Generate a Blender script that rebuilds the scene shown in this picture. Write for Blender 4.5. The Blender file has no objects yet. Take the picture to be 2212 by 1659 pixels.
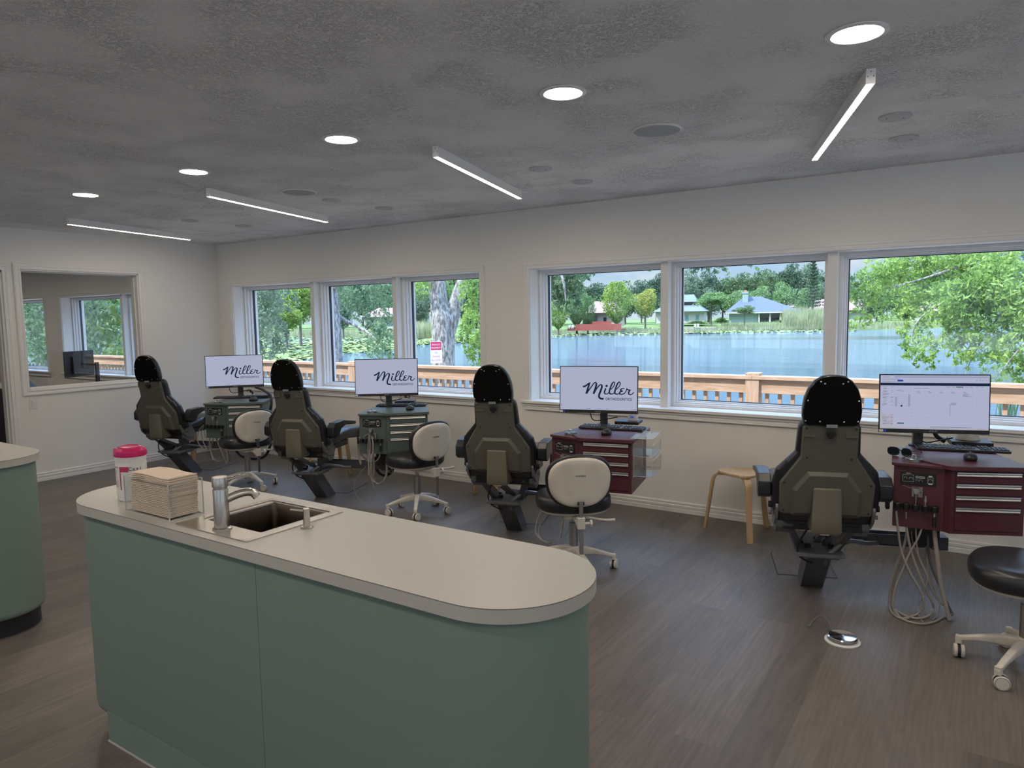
import bpy, bmesh, math, random
from mathutils import Vector, Matrix
random.seed(7)
PI = math.pi
R = math.radians
C = bpy.context.scene.collection
S = bpy.context.scene

# ------------------------------------------------------------------ camera
CH = 1.573
YAW, PIT, ROL, FPX = R(33.558), R(5.329), R(-0.8985), 1528.05
fw = Vector((-math.sin(YAW)*math.cos(PIT), math.cos(YAW)*math.cos(PIT), -math.sin(PIT)))
r0 = Vector((math.cos(YAW), math.sin(YAW), 0)); u0 = r0.cross(fw)
rt = r0*math.cos(ROL)+u0*math.sin(ROL); up = -r0*math.sin(ROL)+u0*math.cos(ROL)
EYE = Vector((0, 0, CH))
cam = bpy.data.objects.new('camera', bpy.data.cameras.new('camera'))
C.objects.link(cam)
cam.matrix_world = Matrix(((rt.x, up.x, -fw.x, 0), (rt.y, up.y, -fw.y, 0), (rt.z, up.z, -fw.z, CH), (0, 0, 0, 1)))
cam.data.sensor_width = 36.0; cam.data.sensor_fit = 'HORIZONTAL'
cam.data.lens = FPX/2212*36.0
cam.data.clip_start = 0.05; cam.data.clip_end = 2000
S.camera = cam
def ray(x, y): return fw+rt*((x-1106)/FPX)+up*((829.5-y)/FPX)
def onz(x, y, z=0.0):
    d = ray(x, y); return EYE+d*((z-CH)/d.z)
def ony(x, y, Y):
    d = ray(x, y); return EYE+d*(Y/d.y)
def onx(x, y, X):
    d = ray(x, y); return EYE+d*(X/d.x)

# ------------------------------------------------------------------ materials
def lin(c):
    return tuple((v/12.92 if v <= .04045 else ((v+.055)/1.055)**2.4) for v in c)
class NT:
    def __init__(s, name):
        s.m = bpy.data.materials.new(name); s.m.use_nodes = True
        s.t = s.m.node_tree; s.b = s.t.nodes['Principled BSDF']; s.o = s.t.nodes['Material Output']
    def n(s, typ, **k):
        nd = s.t.nodes.new(typ)
        for a, v in k.items():
            if a.startswith('i_'):
                key = a[2:].replace('_', ' ')
                nd.inputs[int(key) if key.isdigit() else key].default_value = v
            else: setattr(nd, a, v)
        return nd
    def l(s, a, b): s.t.links.new(a, b)
def mat(name, col, rough=.5, metal=0., spec=.5, var=0., vs=8., bump=0., bs=60., bdist=.002, coat=0., trans=0., emis=None, es=0., sheen=0.):
    k = NT(name); b = k.b
    b.inputs['Base Color'].default_value = (*col, 1)
    b.inputs['Roughness'].default_value = rough
    b.inputs['Metallic'].default_value = metal
    b.inputs['Specular IOR Level'].default_value = spec
    b.inputs['Coat Weight'].default_value = coat
    b.inputs['Transmission Weight'].default_value = trans
    tc = k.n('ShaderNodeTexCoord')
    if var > 0:
        no = k.n('ShaderNodeTexNoise', i_Scale=vs, i_Detail=4.)
        k.l(tc.outputs['Object'], no.inputs['Vector'])
        mx = k.n('ShaderNodeMix', data_type='RGBA')
        mx.inputs[6].default_value = (*[max(0, c*(1-var)) for c in col], 1)
        mx.inputs[7].default_value = (*[min(1, c*(1+var)) for c in col], 1)
        k.l(no.outputs['Fac'], mx.inputs[0]); k.l(mx.outputs[2], b.inputs['Base Color'])
    if bump > 0:
        no = k.n('ShaderNodeTexNoise', i_Scale=bs, i_Detail=6.)
        k.l(tc.outputs['Object'], no.inputs['Vector'])
        bp = k.n('ShaderNodeBump', i_Strength=bump, i_Distance=bdist)
        k.l(no.outputs['Fac'], bp.inputs['Height']); k.l(bp.outputs['Normal'], b.inputs['Normal'])
    if emis:
        b.inputs['Emission Color'].default_value = (*emis, 1); b.inputs['Emission Strength'].default_value = es
    return k.m
M = {}
M['wall'] = mat('wall_paint', (.80, .775, .73), .85, bump=.25, bs=90, bdist=.0015, spec=.3)
M['trim'] = mat('white_trim_paint', (.80, .78, .75), .45)
M['vinyl'] = mat('white_window_vinyl', (.80, .80, .80), .35)
M['gasket'] = mat('dark_gasket', (.03, .035, .04), .6)

def ceiling_mat():
    k = NT('knockdown_ceiling'); b = k.b
    b.inputs['Roughness'].default_value = .9; b.inputs['Specular IOR Level'].default_value = .2
    tc = k.n('ShaderNodeTexCoord')
    mp = k.n('ShaderNodeMapping'); mp.inputs['Scale'].default_value = (1, 1, 1)
    k.l(tc.outputs['Object'], mp.inputs[0])
    n1 = k.n('ShaderNodeTexNoise', i_Scale=70., i_Detail=4., i_Roughness=.6, i_Distortion=1.2)
    n2 = k.n('ShaderNodeTexNoise', i_Scale=3., i_Detail=2.)
    k.l(mp.outputs[0], n1.inputs['Vector']); k.l(mp.outputs[0], n2.inputs['Vector'])
    cr = k.n('ShaderNodeValToRGB'); e = cr.color_ramp.elements
    e[0].position = .40; e[0].color = (0, 0, 0, 1); e[1].position = .50; e[1].color = (1, 1, 1, 1)
    k.l(n1.outputs['Fac'], cr.inputs[0])
    cr2 = k.n('ShaderNodeValToRGB'); e = cr2.color_ramp.elements
    e[0].position = .40; e[0].color = (.95, .95, .95, 1); e[1].position = .62; e[1].color = (.45, .45, .45, 1)
    k.l(n2.outputs['Fac'], cr2.inputs[0])
    bp = k.n('ShaderNodeBump', i_Distance=.006)
    k.l(cr2.outputs[0], bp.inputs['Strength'])
    k.l(cr.outputs[0], bp.inputs['Height']); k.l(bp.outputs[0], b.inputs['Normal'])
    b.inputs['Base Color'].default_value = (.86, .855, .84, 1)
    return k.m
M['ceiling'] = ceiling_mat()

def floor_mat():
    k = NT('dark_wood_vinyl_planks'); b = k.b
    tc = k.n('ShaderNodeTexCoord')
    mp = k.n('ShaderNodeMapping'); mp.inputs['Rotation'].default_value = (0, 0, PI/2)
    k.l(tc.outputs['Object'], mp.inputs[0])
    br = k.n('ShaderNodeTexBrick', offset=.37, i_Scale=1., i_Mortar_Size=.0012, i_Brick_Width=1.22, i_Row_Height=.182, i_Bias=0., i_Mortar_Smooth=.1)
    br.inputs['Color1'].default_value = (.0, .0, .0, 1); br.inputs['Color2'].default_value = (1, 1, 1, 1); br.inputs['Mortar'].default_value = (.5, .5, .5, 1)
    k.l(mp.outputs[0], br.inputs['Vector'])
    # shift the grain per plank
    add = k.n('ShaderNodeVectorMath', operation='MULTIPLY_ADD')
    k.l(br.outputs['Color'], add.inputs[0]); add.inputs[1].default_value = (7, 3, 5); k.l(mp.outputs[0], add.inputs[2])
    st = k.n('ShaderNodeMapping'); st.inputs['Scale'].default_value = (1.0, 7., 1.)
    k.l(add.outputs[0], st.inputs[0])
    n1 = k.n('ShaderNodeTexNoise', i_Scale=2.2, i_Detail=7., i_Roughness=.62, i_Distortion=1.4)
    k.l(st.outputs[0], n1.inputs['Vector'])
    wv = k.n('ShaderNodeTexWave', wave_type='RINGS', i_Scale=1.1, i_Distortion=9., i_Detail=4., i_Detail_Scale=1.3)
    st2 = k.n('ShaderNodeMapping'); st2.inputs['Scale'].default_value = (1.6, 12., 1.)
    k.l(add.outputs[0], st2.inputs[0]); k.l(st2.outputs[0], wv.inputs['Vector'])
    n2 = k.n('ShaderNodeTexNoise', i_Scale=1.4, i_Detail=2.)
    k.l(mp.outputs[0], n2.inputs['Vector'])
    mx = k.n('ShaderNodeMix', data_type='RGBA')
    mx.inputs[6].default_value = (.085, .073, .065, 1); mx.inputs[7].default_value = (.215, .188, .166, 1)
    k.l(n1.outputs['Fac'], mx.inputs[0])
    mx2 = k.n('ShaderNodeMix', data_type='RGBA', blend_type='MULTIPLY')
    mx2.inputs[0].default_value = .12
    k.l(mx.outputs[2], mx2.inputs[6]); k.l(wv.outputs['Color'], mx2.inputs[7])
    # plank to plank tone
    mr = k.n('ShaderNodeMapRange'); mr.inputs['To Min'].default_value = .82; mr.inputs['To Max'].default_value = 1.12
    sx = k.n('ShaderNodeSeparateColor'); k.l(br.outputs['Color'], sx.inputs[0]); k.l(sx.outputs[0], mr.inputs[0])
    vm = k.n('ShaderNodeVectorMath', operation='SCALE'); k.l(mx2.outputs[2], vm.inputs[0]); k.l(mr.outputs[0], vm.inputs['Scale'])
    k.l(vm.outputs[0], b.inputs['Base Color'])
    rr = k.n('ShaderNodeMapRange'); rr.inputs['To Min'].default_value = .36; rr.inputs['To Max'].default_value = .52
    k.l(n2.outputs['Fac'], rr.inputs[0]); k.l(rr.outputs[0], b.inputs['Roughness'])
    bp = k.n('ShaderNodeBump', i_Strength=.35, i_Distance=.0015); k.l(n1.outputs['Fac'], bp.inputs['Height'])
    bp2 = k.n('ShaderNodeBump', i_Strength=.4, i_Distance=.001, invert=True)
    k.l(br.outputs['Fac'], bp2.inputs['Height']); k.l(bp.outputs[0], bp2.inputs['Normal'])
    k.l(bp2.outputs[0], b.inputs['Normal'])
    return k.m
M['floor'] = floor_mat()

def laminate(name, c1, c2, rough):
    k = NT(name); b = k.b; tc = k.n('ShaderNodeTexCoord')
    n1 = k.n('ShaderNodeTexNoise', i_Scale=260., i_Detail=3., i_Roughness=.7)
    k.l(tc.outputs['Object'], n1.inputs['Vector'])
    mx = k.n('ShaderNodeMix', data_type='RGBA')
    mx.inputs[6].default_value = (*c1, 1); mx.inputs[7].default_value = (*c2, 1)
    k.l(n1.outputs['Fac'], mx.inputs[0]); k.l(mx.outputs[2], b.inputs['Base Color'])
    b.inputs['Roughness'].default_value = rough
    bp = k.n('ShaderNodeBump', i_Strength=.08, i_Distance=.0006); k.l(n1.outputs['Fac'], bp.inputs['Height']); k.l(bp.outputs[0], b.inputs['Normal'])
    return k.m
M['counter'] = laminate('speckled_grey_laminate', (.40, .395, .36), (.58, .57, .525), .38)
M['green'] = mat('sage_green_laminate', (.20, .275, .235), .55, bump=.08, bs=300, bdist=.0005)
M['toeblack'] = mat('black_toe_kick', (.015, .015, .018), .45)
M['caulk'] = mat('pale_caulk', (.55, .54, .5), .6)
M['steel'] = mat('brushed_stainless', (.62, .58, .53), .26, metal=1., bump=.06, bs=400, bdist=.0004)
M['steeldark'] = mat('dark_basin_steel', (.16, .13, .11), .32, metal=1.)
M['chrome'] = mat('chrome', (.78, .78, .78), .12, metal=1.)
M['steelgrey'] = mat('brushed_grey_steel', (.42, .42, .42), .3, metal=1.)
M['blackvinyl'] = mat('black_upholstery', (.012, .013, .016), .33, spec=.6, bump=.12, bs=500, bdist=.0004)
M['blackplastic'] = mat('black_plastic', (.014, .014, .015), .4)
M['blackmatte'] = mat('black_matte_board', (.004, .004, .004), .9, spec=.1)
M['shell'] = mat('grey_olive_moulded_shell', (.105, .101, .082), .55, bump=.08, bs=220, bdist=.0006)
M['shelllight'] = mat('beige_moulded_cover', (.15, .138, .104), .5)
M['chairmetal'] = mat('dark_grey_chair_paint', (.085, .087, .094), .42)
M['greymetal'] = mat('mid_grey_metal', (.16, .165, .17), .38, metal=.3)
M['ivory'] = mat('ivory_plastic', (.64, .60, .53), .36)
M['ivorymetal'] = mat('ivory_painted_metal', (.60, .57, .51), .4)
M['birch'] = None
M['seam'] = mat('panel_seam_shadow_line', (.12, .17, .145), .6)
def wood(name, c1, c2, sc=(1, 1, 8), scale=4., rough=.45):
    k = NT(name); b = k.b; tc = k.n('ShaderNodeTexCoord')
    mp = k.n('ShaderNodeMapping'); mp.inputs['Scale'].default_value = sc
    k.l(tc.outputs['Object'], mp.inputs[0])
    n1 = k.n('ShaderNodeTexNoise', i_Scale=scale, i_Detail=5., i_Distortion=1.5); k.l(mp.outputs[0], n1.inputs['Vector'])
    mx = k.n('ShaderNodeMix', data_type='RGBA')
    mx.inputs[6].default_value = (*c1, 1); mx.inputs[7].default_value = (*c2, 1)
    cr = k.n('ShaderNodeMapRange'); cr.inputs['From Min'].default_value = .35; cr.inputs['From Max'].default_value = .65
    k.l(n1.outputs['Fac'], cr.inputs[0]); k.l(cr.outputs[0], mx.inputs[0]); k.l(mx.outputs[2], b.inputs['Base Color'])
    b.inputs['Roughness'].default_value = rough
    return k.m
M['birch'] = wood('birch_ply', (.50, .33, .17), (.60, .42, .235), (9, 9, 1.2), 3.)
M['pine'] = wood('pressure_treated_pine', (.34, .215, .13), (.46, .31, .21), (1.2, 12, 12), 2.2, .8)
M['pinev'] = wood('pressure_treated_pine_upright', (.33, .21, .125), (.45, .30, .205), (12, 12, 1.2), 2.2, .8)
M['cartgreen'] = mat('teal_green_cart_enamel', (.088, .118, .105), .42)
M['cartred'] = mat('burgundy_cart_enamel', (.092, .026, .035), .36)
M['alu'] = mat('aluminium_pull', (.50, .49, .47), .33, metal=.85)
M['hose'] = mat('warm_grey_hose', (.34, .31, .28), .38)
M['hosedark'] = mat('charcoal_hose', (.09, .09, .095), .4)
M['cable'] = mat('black_cable', (.01, .01, .011), .42)
M['white'] = mat('white_plastic', (.72, .71, .70), .35)
M['pink'] = mat('magenta_plastic', (.60, .012, .135), .22, coat=.4)
M['pinklabel'] = mat('magenta_label', (.50, .03, .14), .45)
M['inklabel'] = mat('grey_label_print', (.33, .31, .31), .5)
M['paper'] = mat('cream_paper_towel', (.74, .61, .49), .9, bump=.4, bs=60, bdist=.002)
M['navy'] = mat('navy_blue', (.012, .022, .055), .5)
M['keycap'] = mat('black_keycaps', (.022, .023, .026), .42)
M['disc'] = mat('white_cover_disc', (.52, .52, .52), .7)
M['spk'] = mat('speaker_grille', (.40, .42, .42), .8)
M['sunlens'] = mat('dark_lens', (.01, .015, .02), .08, coat=1.)

def emat(name, col, s):
    k = NT(name); em = k.n('ShaderNodeEmission'); em.inputs[0].default_value = (*col, 1); em.inputs[1].default_value = s
    k.l(em.outputs[0], k.o.inputs[0]); return k.m
LAMP = (1.0, .87, .72)
LS = .85
M['led'] = emat('led_diffuser', LAMP, 42*LS)
M['down'] = emat('downlight_lens', LAMP, 100*LS)
M['screenw'] = emat('screen_white', (.40, .43, .56), .62)
M['scr_a'] = emat('screen_pale', (.42, .44, .60), .62)
M['scr_b'] = emat('screen_mid', (.30, .33, .50), .62)
M['scr_c'] = emat('screen_navy', (.012, .02, .05), .62)
M['scr_d'] = emat('screen_grey', (.18, .19, .28), .62)
M['scr_e'] = emat('screen_green', (.02, .10, .07), .62)
M['scr_f'] = emat('screen_blue', (.02, .06, .35), .62)
M['scr_h'] = emat('screen_beige', (.42, .42, .50), .62)
M['scr_g'] = emat('screen_taskbar', (.42, .42, .47), .62)
M['whiteink'] = mat('white_ink', (.7, .7, .7), .5)

def glass_mat(name, tint=(1, 1, 1), kr=.9, rough=0., k0=.035):
    k = NT(name); k.t.nodes.remove(k.b)
    tr = k.n('ShaderNodeBsdfTransparent'); tr.inputs[0].default_value = (*tint, 1)
    gl = k.n('ShaderNodeBsdfGlossy'); gl.inputs['Roughness'].default_value = rough
    lw = k.n('ShaderNodeLayerWeight', i_Blend=.5)
    pw = k.n('ShaderNodeMath', operation='POWER'); pw.inputs[1].default_value = 5.
    k.l(lw.outputs['Facing'], pw.inputs[0])
    fr = k.n('ShaderNodeMath', operation='MULTIPLY_ADD'); fr.inputs[1].default_value = kr; fr.inputs[2].default_value = k0
    k.l(pw.outputs[0], fr.inputs[0])
    mx = k.n('ShaderNodeMixShader')
    k.l(fr.outputs[0], mx.inputs[0]); k.l(tr.outputs[0], mx.inputs[1]); k.l(gl.outputs[0], mx.inputs[2]); k.l(mx.outputs[0], k.o.inputs[0])
    return k.m
M['glass'] = glass_mat('window_glass', (.98, .99, .99))
M['acrylic'] = glass_mat('clear_acrylic', (.975, .985, .985), .5, 0., .018)
def acryl_edge():
    k = NT('acrylic_edge'); k.t.nodes.remove(k.b)
    tr = k.n('ShaderNodeBsdfTransparent'); tr.inputs[0].default_value = (.9, .92, .92, 1)
    df = k.n('ShaderNodeBsdfDiffuse'); df.inputs[0].default_value = (.85, .83, .80, 1)
    gl = k.n('ShaderNodeBsdfGlossy'); gl.inputs['Roughness'].default_value = .1
    a = k.n('ShaderNodeMixShader'); a.inputs[0].default_value = .6
    b = k.n('ShaderNodeMixShader'); b.inputs[0].default_value = .3
    k.l(tr.outputs[0], a.inputs[1]); k.l(df.outputs[0], a.inputs[2]); k.l(a.outputs[0], b.inputs[1]); k.l(gl.outputs[0], b.inputs[2]); k.l(b.outputs[0], k.o.inputs[0])
    return k.m
M['acrylicedge'] = acryl_edge()

# ------------------------------------------------------------------ mesh builder
class MB:
    def __init__(s): s.bm = bmesh.new(); s.mi = 0
    def _f(s, vs):
        try:
            f = s.bm.faces.new(vs); f.material_index = s.mi; return f
        except ValueError: return None
    def box(s, c, d, rot=None, piv=None):
        x, y, z = [v/2 for v in d]; c = Vector(c)
        vs = []
        for i in (-1, 1):
            for j in (-1, 1):
                for k in (-1, 1):
                    v = Vector((i*x, j*y, k*z))
                    if rot is not None: v = rot @ v
                    vs.append(s.bm.verts.new(c+v))
        for f in ((0, 1, 3, 2), (4, 6, 7, 5), (0, 4, 5, 1), (2, 3, 7, 6), (0, 2, 6, 4), (1, 5, 7, 3)):
            s._f([vs[i] for i in f])
        return s
    def b2(s, a, b):
        return s.box([(a[i]+b[i])/2 for i in range(3)], [abs(a[i]-b[i]) for i in range(3)])
    def loft(s, rings, cap0=True, cap1=True, closed=True):
        vr = [[s.bm.verts.new(Vector(p)) for p in r] for r in rings]
        n = len(vr[0])
        for a, b in zip(vr, vr[1:]):
            for i in range(n if closed else n-1):
                j = (i+1) % n
                s._f([a[i], a[j], b[j], b[i]])
        if cap0: s._f(vr[0][::-1])
        if cap1: s._f(vr[-1])
        return s
    def cyl(s, p0, p1, r, r1=None, n=20, cap0=True, cap1=True):
        p0 = Vector(p0); p1 = Vector(p1); r1 = r if r1 is None else r1
        d = (p1-p0).normalized(); a = d.orthogonal().normalized(); b = d.cross(a)
        rg = lambda c, q: [c+a*(q*math.cos(2*PI*i/n))+b*(q*math.sin(2*PI*i/n)) for i in range(n)]
        return s.loft([rg(p0, r), rg(p1, r1)], cap0, cap1)
    def lathe(s, prof, c=(0, 0, 0), n=32, ax=None, sx=1., sy=1.):
        c = Vector(c); m = ax if ax is not None else Matrix.Identity(3)
        rings = [[c+m @ Vector((r*sx*math.cos(2*PI*i/n), r*sy*math.sin(2*PI*i/n), z)) for i in range(n)] for r, z in prof]
        return s.loft(rings, prof[0][0] > 1e-4, prof[-1][0] > 1e-4)
    def tube(s, pts, r, n=8, closed=False, smooth=0):
        pts = [Vector(p) for p in pts]
        if smooth: pts = spline(pts, smooth, closed)
        m = len(pts); rr = r if isinstance(r, (list, tuple)) else None
        rings = []; t0 = None; a = None
        for i, p in enumerate(pts):
            if closed: t = (pts[(i+1) % m]-pts[i-1]).normalized()
            else: t = (pts[min(i+1, m-1)]-pts[max(i-1, 0)]).normalized()
            if a is None: a = t.orthogonal().normalized()
            else:
                a = (a-t*a.dot(t))
                a = a.normalized() if a.length > 1e-6 else t.orthogonal().normalized()
            b = t.cross(a)
            q = rr[min(int(i*len(rr)/m), len(rr)-1)] if rr else r
            rings.append([p+a*(q*math.cos(2*PI*k/n))+b*(q*math.sin(2*PI*k/n)) for k in range(n)])
        if closed: rings.append(rings[0]); return s.loft(rings, False, False)
        return s.loft(rings)
    def prism(s, poly, fn, d0, d1):
        """poly: 2-D outline; fn(u, v, d) -> 3-D"""
        return s.loft([[fn(u, v, d0) for u, v in poly], [fn(u, v, d1) for u, v in poly]])
    def quad(s, *p): s._f([s.bm.verts.new(Vector(q)) for q in p]); return s
    def build(s, name, mats, parent=None, loc=(0, 0, 0), rz=0., sharp=35, bevel=0., seg=2, solid=True, sub=0):
        bmesh.ops.remove_doubles(s.bm, verts=s.bm.verts, dist=1e-6) if False else None
        if solid: bmesh.ops.recalc_face_normals(s.bm, faces=s.bm.faces)
        me = bpy.data.meshes.new(name); s.bm.to_mesh(me); s.bm.free()
        if not isinstance(mats, (list, tuple)): mats = [mats]
        for m in mats: me.materials.append(m)
        me.polygons.foreach_set('use_smooth', [True]*len(me.polygons))
        if sharp is not None: me.set_sharp_from_angle(angle=R(sharp))
        o = bpy.data.objects.new(name, me); C.objects.link(o)
        o.location = loc; o.rotation_euler = (0, 0, rz)
        if parent is not None: o.parent = parent
        if bevel > 0:
            bv = o.modifiers.new('bevel', 'BEVEL'); bv.width = bevel; bv.segments = seg; bv.limit_method = 'ANGLE'; bv.angle_limit = R(40)
            bv.harden_normals = True
        if sub:
            sb = o.modifiers.new('subdivision', 'SUBSURF'); sb.levels = sub; sb.render_levels = sub
        return o
def spline(pts, k, closed=False):
    out = []; n = len(pts)
    rng = range(n if closed else n-1)
    for i in rng:
        g = (lambda j: pts[j % n]) if closed else (lambda j: pts[max(0, min(n-1, j))])
        p0, p1, p2, p3 = g(i-1), g(i), g(i+1), g(i+2)
        for j in range(k):
            t = j/k
            out.append(.5*((2*p1)+(p2-p0)*t+(2*p0-5*p1+4*p2-p3)*t*t+(3*p1-p0-3*p2+p3)*t**3))
    if not closed: out.append(pts[-1])
    return out
def rpoly(pts, rad, seg=6):
    """2-D polygon with rounded corners; rad a number or list"""
    out = []; n = len(pts)
    for i in range(n):
        p = Vector(pts[i]); a = Vector(pts[i-1]); b = Vector(pts[(i+1) % n])
        r = rad[i] if isinstance(rad, (list, tuple)) else rad
        if r <= 0: out.append((p.x, p.y)); continue
        da = (a-p); db = (b-p); la, lb = da.length, db.length; da.normalize(); db.normalize()
        ang = da.angle(db); tl = min(r/math.tan(ang/2), la*.49, lb*.49)
        s = p+da*tl; e = p+db*tl
        for j in range(seg+1):
            t = j/seg
            q = s*(1-t)**2+p*2*t*(1-t)+e*t*t
            out.append((q.x, q.y))
    return out
def rrect(cx, cy, w, h, r, seg=5):
    return rpoly([(cx-w/2, cy-h/2), (cx+w/2, cy-h/2), (cx+w/2, cy+h/2), (cx-w/2, cy+h/2)], r, seg)
XY = lambda u, v, d: (u, v, d)
XZ = lambda u, v, d: (u, d, v)
YZ = lambda u, v, d: (d, u, v)

def tag(o, label=None, cat=None, group=None, kind=None):
    if label: o['label'] = label
    if cat: o['category'] = cat
    if group: o['group'] = group
    if kind: o['kind'] = kind
    return o
def thing(name, label, cat, loc=(0, 0, 0), rz=0., group=None, kind=None):
    o = bpy.data.objects.new(name, None); C.objects.link(o); o.empty_display_size = .1
    o.location = loc; o.rotation_euler = (0, 0, rz)
    return tag(o, label, cat, group, kind)
def struct(o): o['kind'] = 'structure'; return o
def kids(o): return [c for c in bpy.data.objects if c.parent == o]
def copy_tree(o, parent=None):
    c = o.copy(); C.objects.link(c)
    if parent is not None: c.parent = parent; c.matrix_parent_inverse = o.matrix_parent_inverse
    for ch in kids(o): copy_tree(ch, c)
    return c
def text(name, body, size, m, parent, mw, ext=.0003, wscale=1., align='CENTER', sp=1., bold=0.):
    cu = bpy.data.curves.new(name, 'FONT'); cu.body = body; cu.size = size; cu.align_x = align; cu.align_y = 'CENTER'
    cu.extrude = ext; cu.space_character = sp; cu.offset = bold; cu.materials.append(m); cu.resolution_u = 3
    tmp = bpy.data.objects.new(name+'_tmp', cu); C.objects.link(tmp); bpy.context.view_layer.update()
    me = bpy.data.meshes.new_from_object(tmp.evaluated_get(bpy.context.evaluated_depsgraph_get())); bpy.data.objects.remove(tmp); me.name = name
    if not me.materials: me.materials.append(m)
    o = bpy.data.objects.new(name, me); C.objects.link(o)
    o.matrix_local = mw @ Matrix.Diagonal((wscale, 1, 1, 1)) if wscale != 1 else mw
    if parent is not None: o.parent = parent
    return o
# text frames: lying in the local XZ plane, read from -Y
def face_my(x, y, z, rz=0.): return Matrix.Translation((x, y, z)) @ Matrix.Rotation(rz, 4, 'Z') @ Matrix.Rotation(PI/2, 4, 'X')

def mould(profile, path, closed, mk):
    """sweep a moulding profile (outward offset, thickness) round a 2-D path with mitred corners; mk(u, v, t) -> 3-D"""
    b = MB(); n = len(path); rings = []
    for o, t in profile:
        q = offs_open(path, o, closed); rings.append([(u, v, t) for u, v in q])
    m = len(profile); R_ = [[mk(*rings[i][j]) for i in range(m)] for j in range(n)]
    if closed: b.loft(R_+[R_[0]], False, False)
    else: b.loft(R_, True, True)
    return b
def offs_open(path, d, closed):
    n = len(path); out = []
    for i in range(n):
        p = Vector(path[i])
        a = Vector(path[i-1]) if (closed or i > 0) else None; c = Vector(path[(i+1) % n]) if (closed or i < n-1) else None
        e1 = (p-a).normalized() if a is not None else None; e2 = (c-p).normalized() if c is not None else None
        n1 = Vector((-e1.y, e1.x)) if e1 is not None else None; n2 = Vector((-e2.y, e2.x)) if e2 is not None else None
        if n1 is None: q = p+n2*d
        elif n2 is None: q = p+n1*d
        else:
            mm = (n1+n2).normalized(); q = p+mm*(d/mm.dot(n1))
        out.append((q.x, q.y))
    return out
CASE = [(0, 0), (0, .013), (.003, .016), (.012, .016), (.015, .012), (.027, .012), (.031, .016), (.048, .017), (.052, .012), (.0565, .010), (.0565, 0)]
# ------------------------------------------------------------------ room shell
YB, XL, XR, YF, ZC = 5.362, -7.892, 4.2, -4.2, 2.522
XLL = -15.2
W1 = (-7.614, -3.898, .835, 2.008); W2 = (-3.356, .42, .835, 2.000)
WA = (-14.4, -12.5, .835, 2.0); WB = (-11.95, -8.55, .835, 2.0)
YO = 5.70
b = MB()
xs = [XLL, WA[0], WA[1], WB[0], WB[1], W1[0], W1[1], W2[0], W2[1], XR+.2]
for i in range(0, 9, 2): b.b2((xs[i], YB, 0), (xs[i+1], YO, ZC))
for w in (WA, WB, W1, W2):
    b.b2((w[0], YB, 0), (w[1], YO, w[2]-.02)); b.b2((w[0], YB, w[3]+.012), (w[1], YO, ZC))
struct(b.build('wall_back', M['wall']))
LW = (3.187, 4.357, .932, 2.125)   # interior window in the left wall (y0, y1, z0, z1)
DW = (2.10, 3.03, 0, 2.11)
XW = XL-.13
b = MB()
b.b2((XW, YF, 0), (XL, DW[0], ZC)); b.b2((XW, DW[0], DW[3]), (XL, DW[1], ZC)); b.b2((XW, DW[1], 0), (XL, LW[0], ZC))
b.b2((XW, LW[0], 0), (XL, LW[1], LW[2])); b.b2((XW, LW[0], LW[3]), (XL, LW[1], ZC)); b.b2((XW, LW[1], 0), (XL, YB, ZC))
struct(b.build('wall_left', M['wall']))
b = MB(); b.b2((XR, YF, 0), (XR+.2, -2.6, ZC)); b.b2((XR, -2.6, 0), (XR+.2, 3.6, .8)); b.b2((XR, -2.6, 2.15), (XR+.2, 3.6, ZC)); b.b2((XR, 3.6, 0), (XR+.2, YB, ZC)); struct(b.build('wall_right', M['wall']))
FW = [(-7.4, -5.2), (-4.6, -2.4), (-1.2, 1.2), (1.8, 3.8)]
b = MB(); b.b2((XLL-.2, YF-.2, 0), (XR+.2, YF, .8)); b.b2((XLL-.2, YF-.2, 2.15), (XR+.2, YF, ZC)); xx = XLL-.2
for a, c in FW: b.b2((xx, YF-.2, .8), (a, YF, 2.15)); xx = c
b.b2((xx, YF-.2, .8), (XR+.2, YF, 2.15)); struct(b.build('wall_front', M['wall']))
struct(MB().b2((XLL-.2, YF, 0), (XLL, YB, ZC)).build('wall_far_left', M['wall']))
struct(MB().b2((XLL-.2, YF-.2, -.2), (XR+.2, YO, 0)).build('floor', M['floor']))
struct(MB().b2((XLL-.2, YF-.2, ZC), (XR+.2, YO+.1, ZC+.2)).build('ceiling', M['ceiling']))

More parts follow.
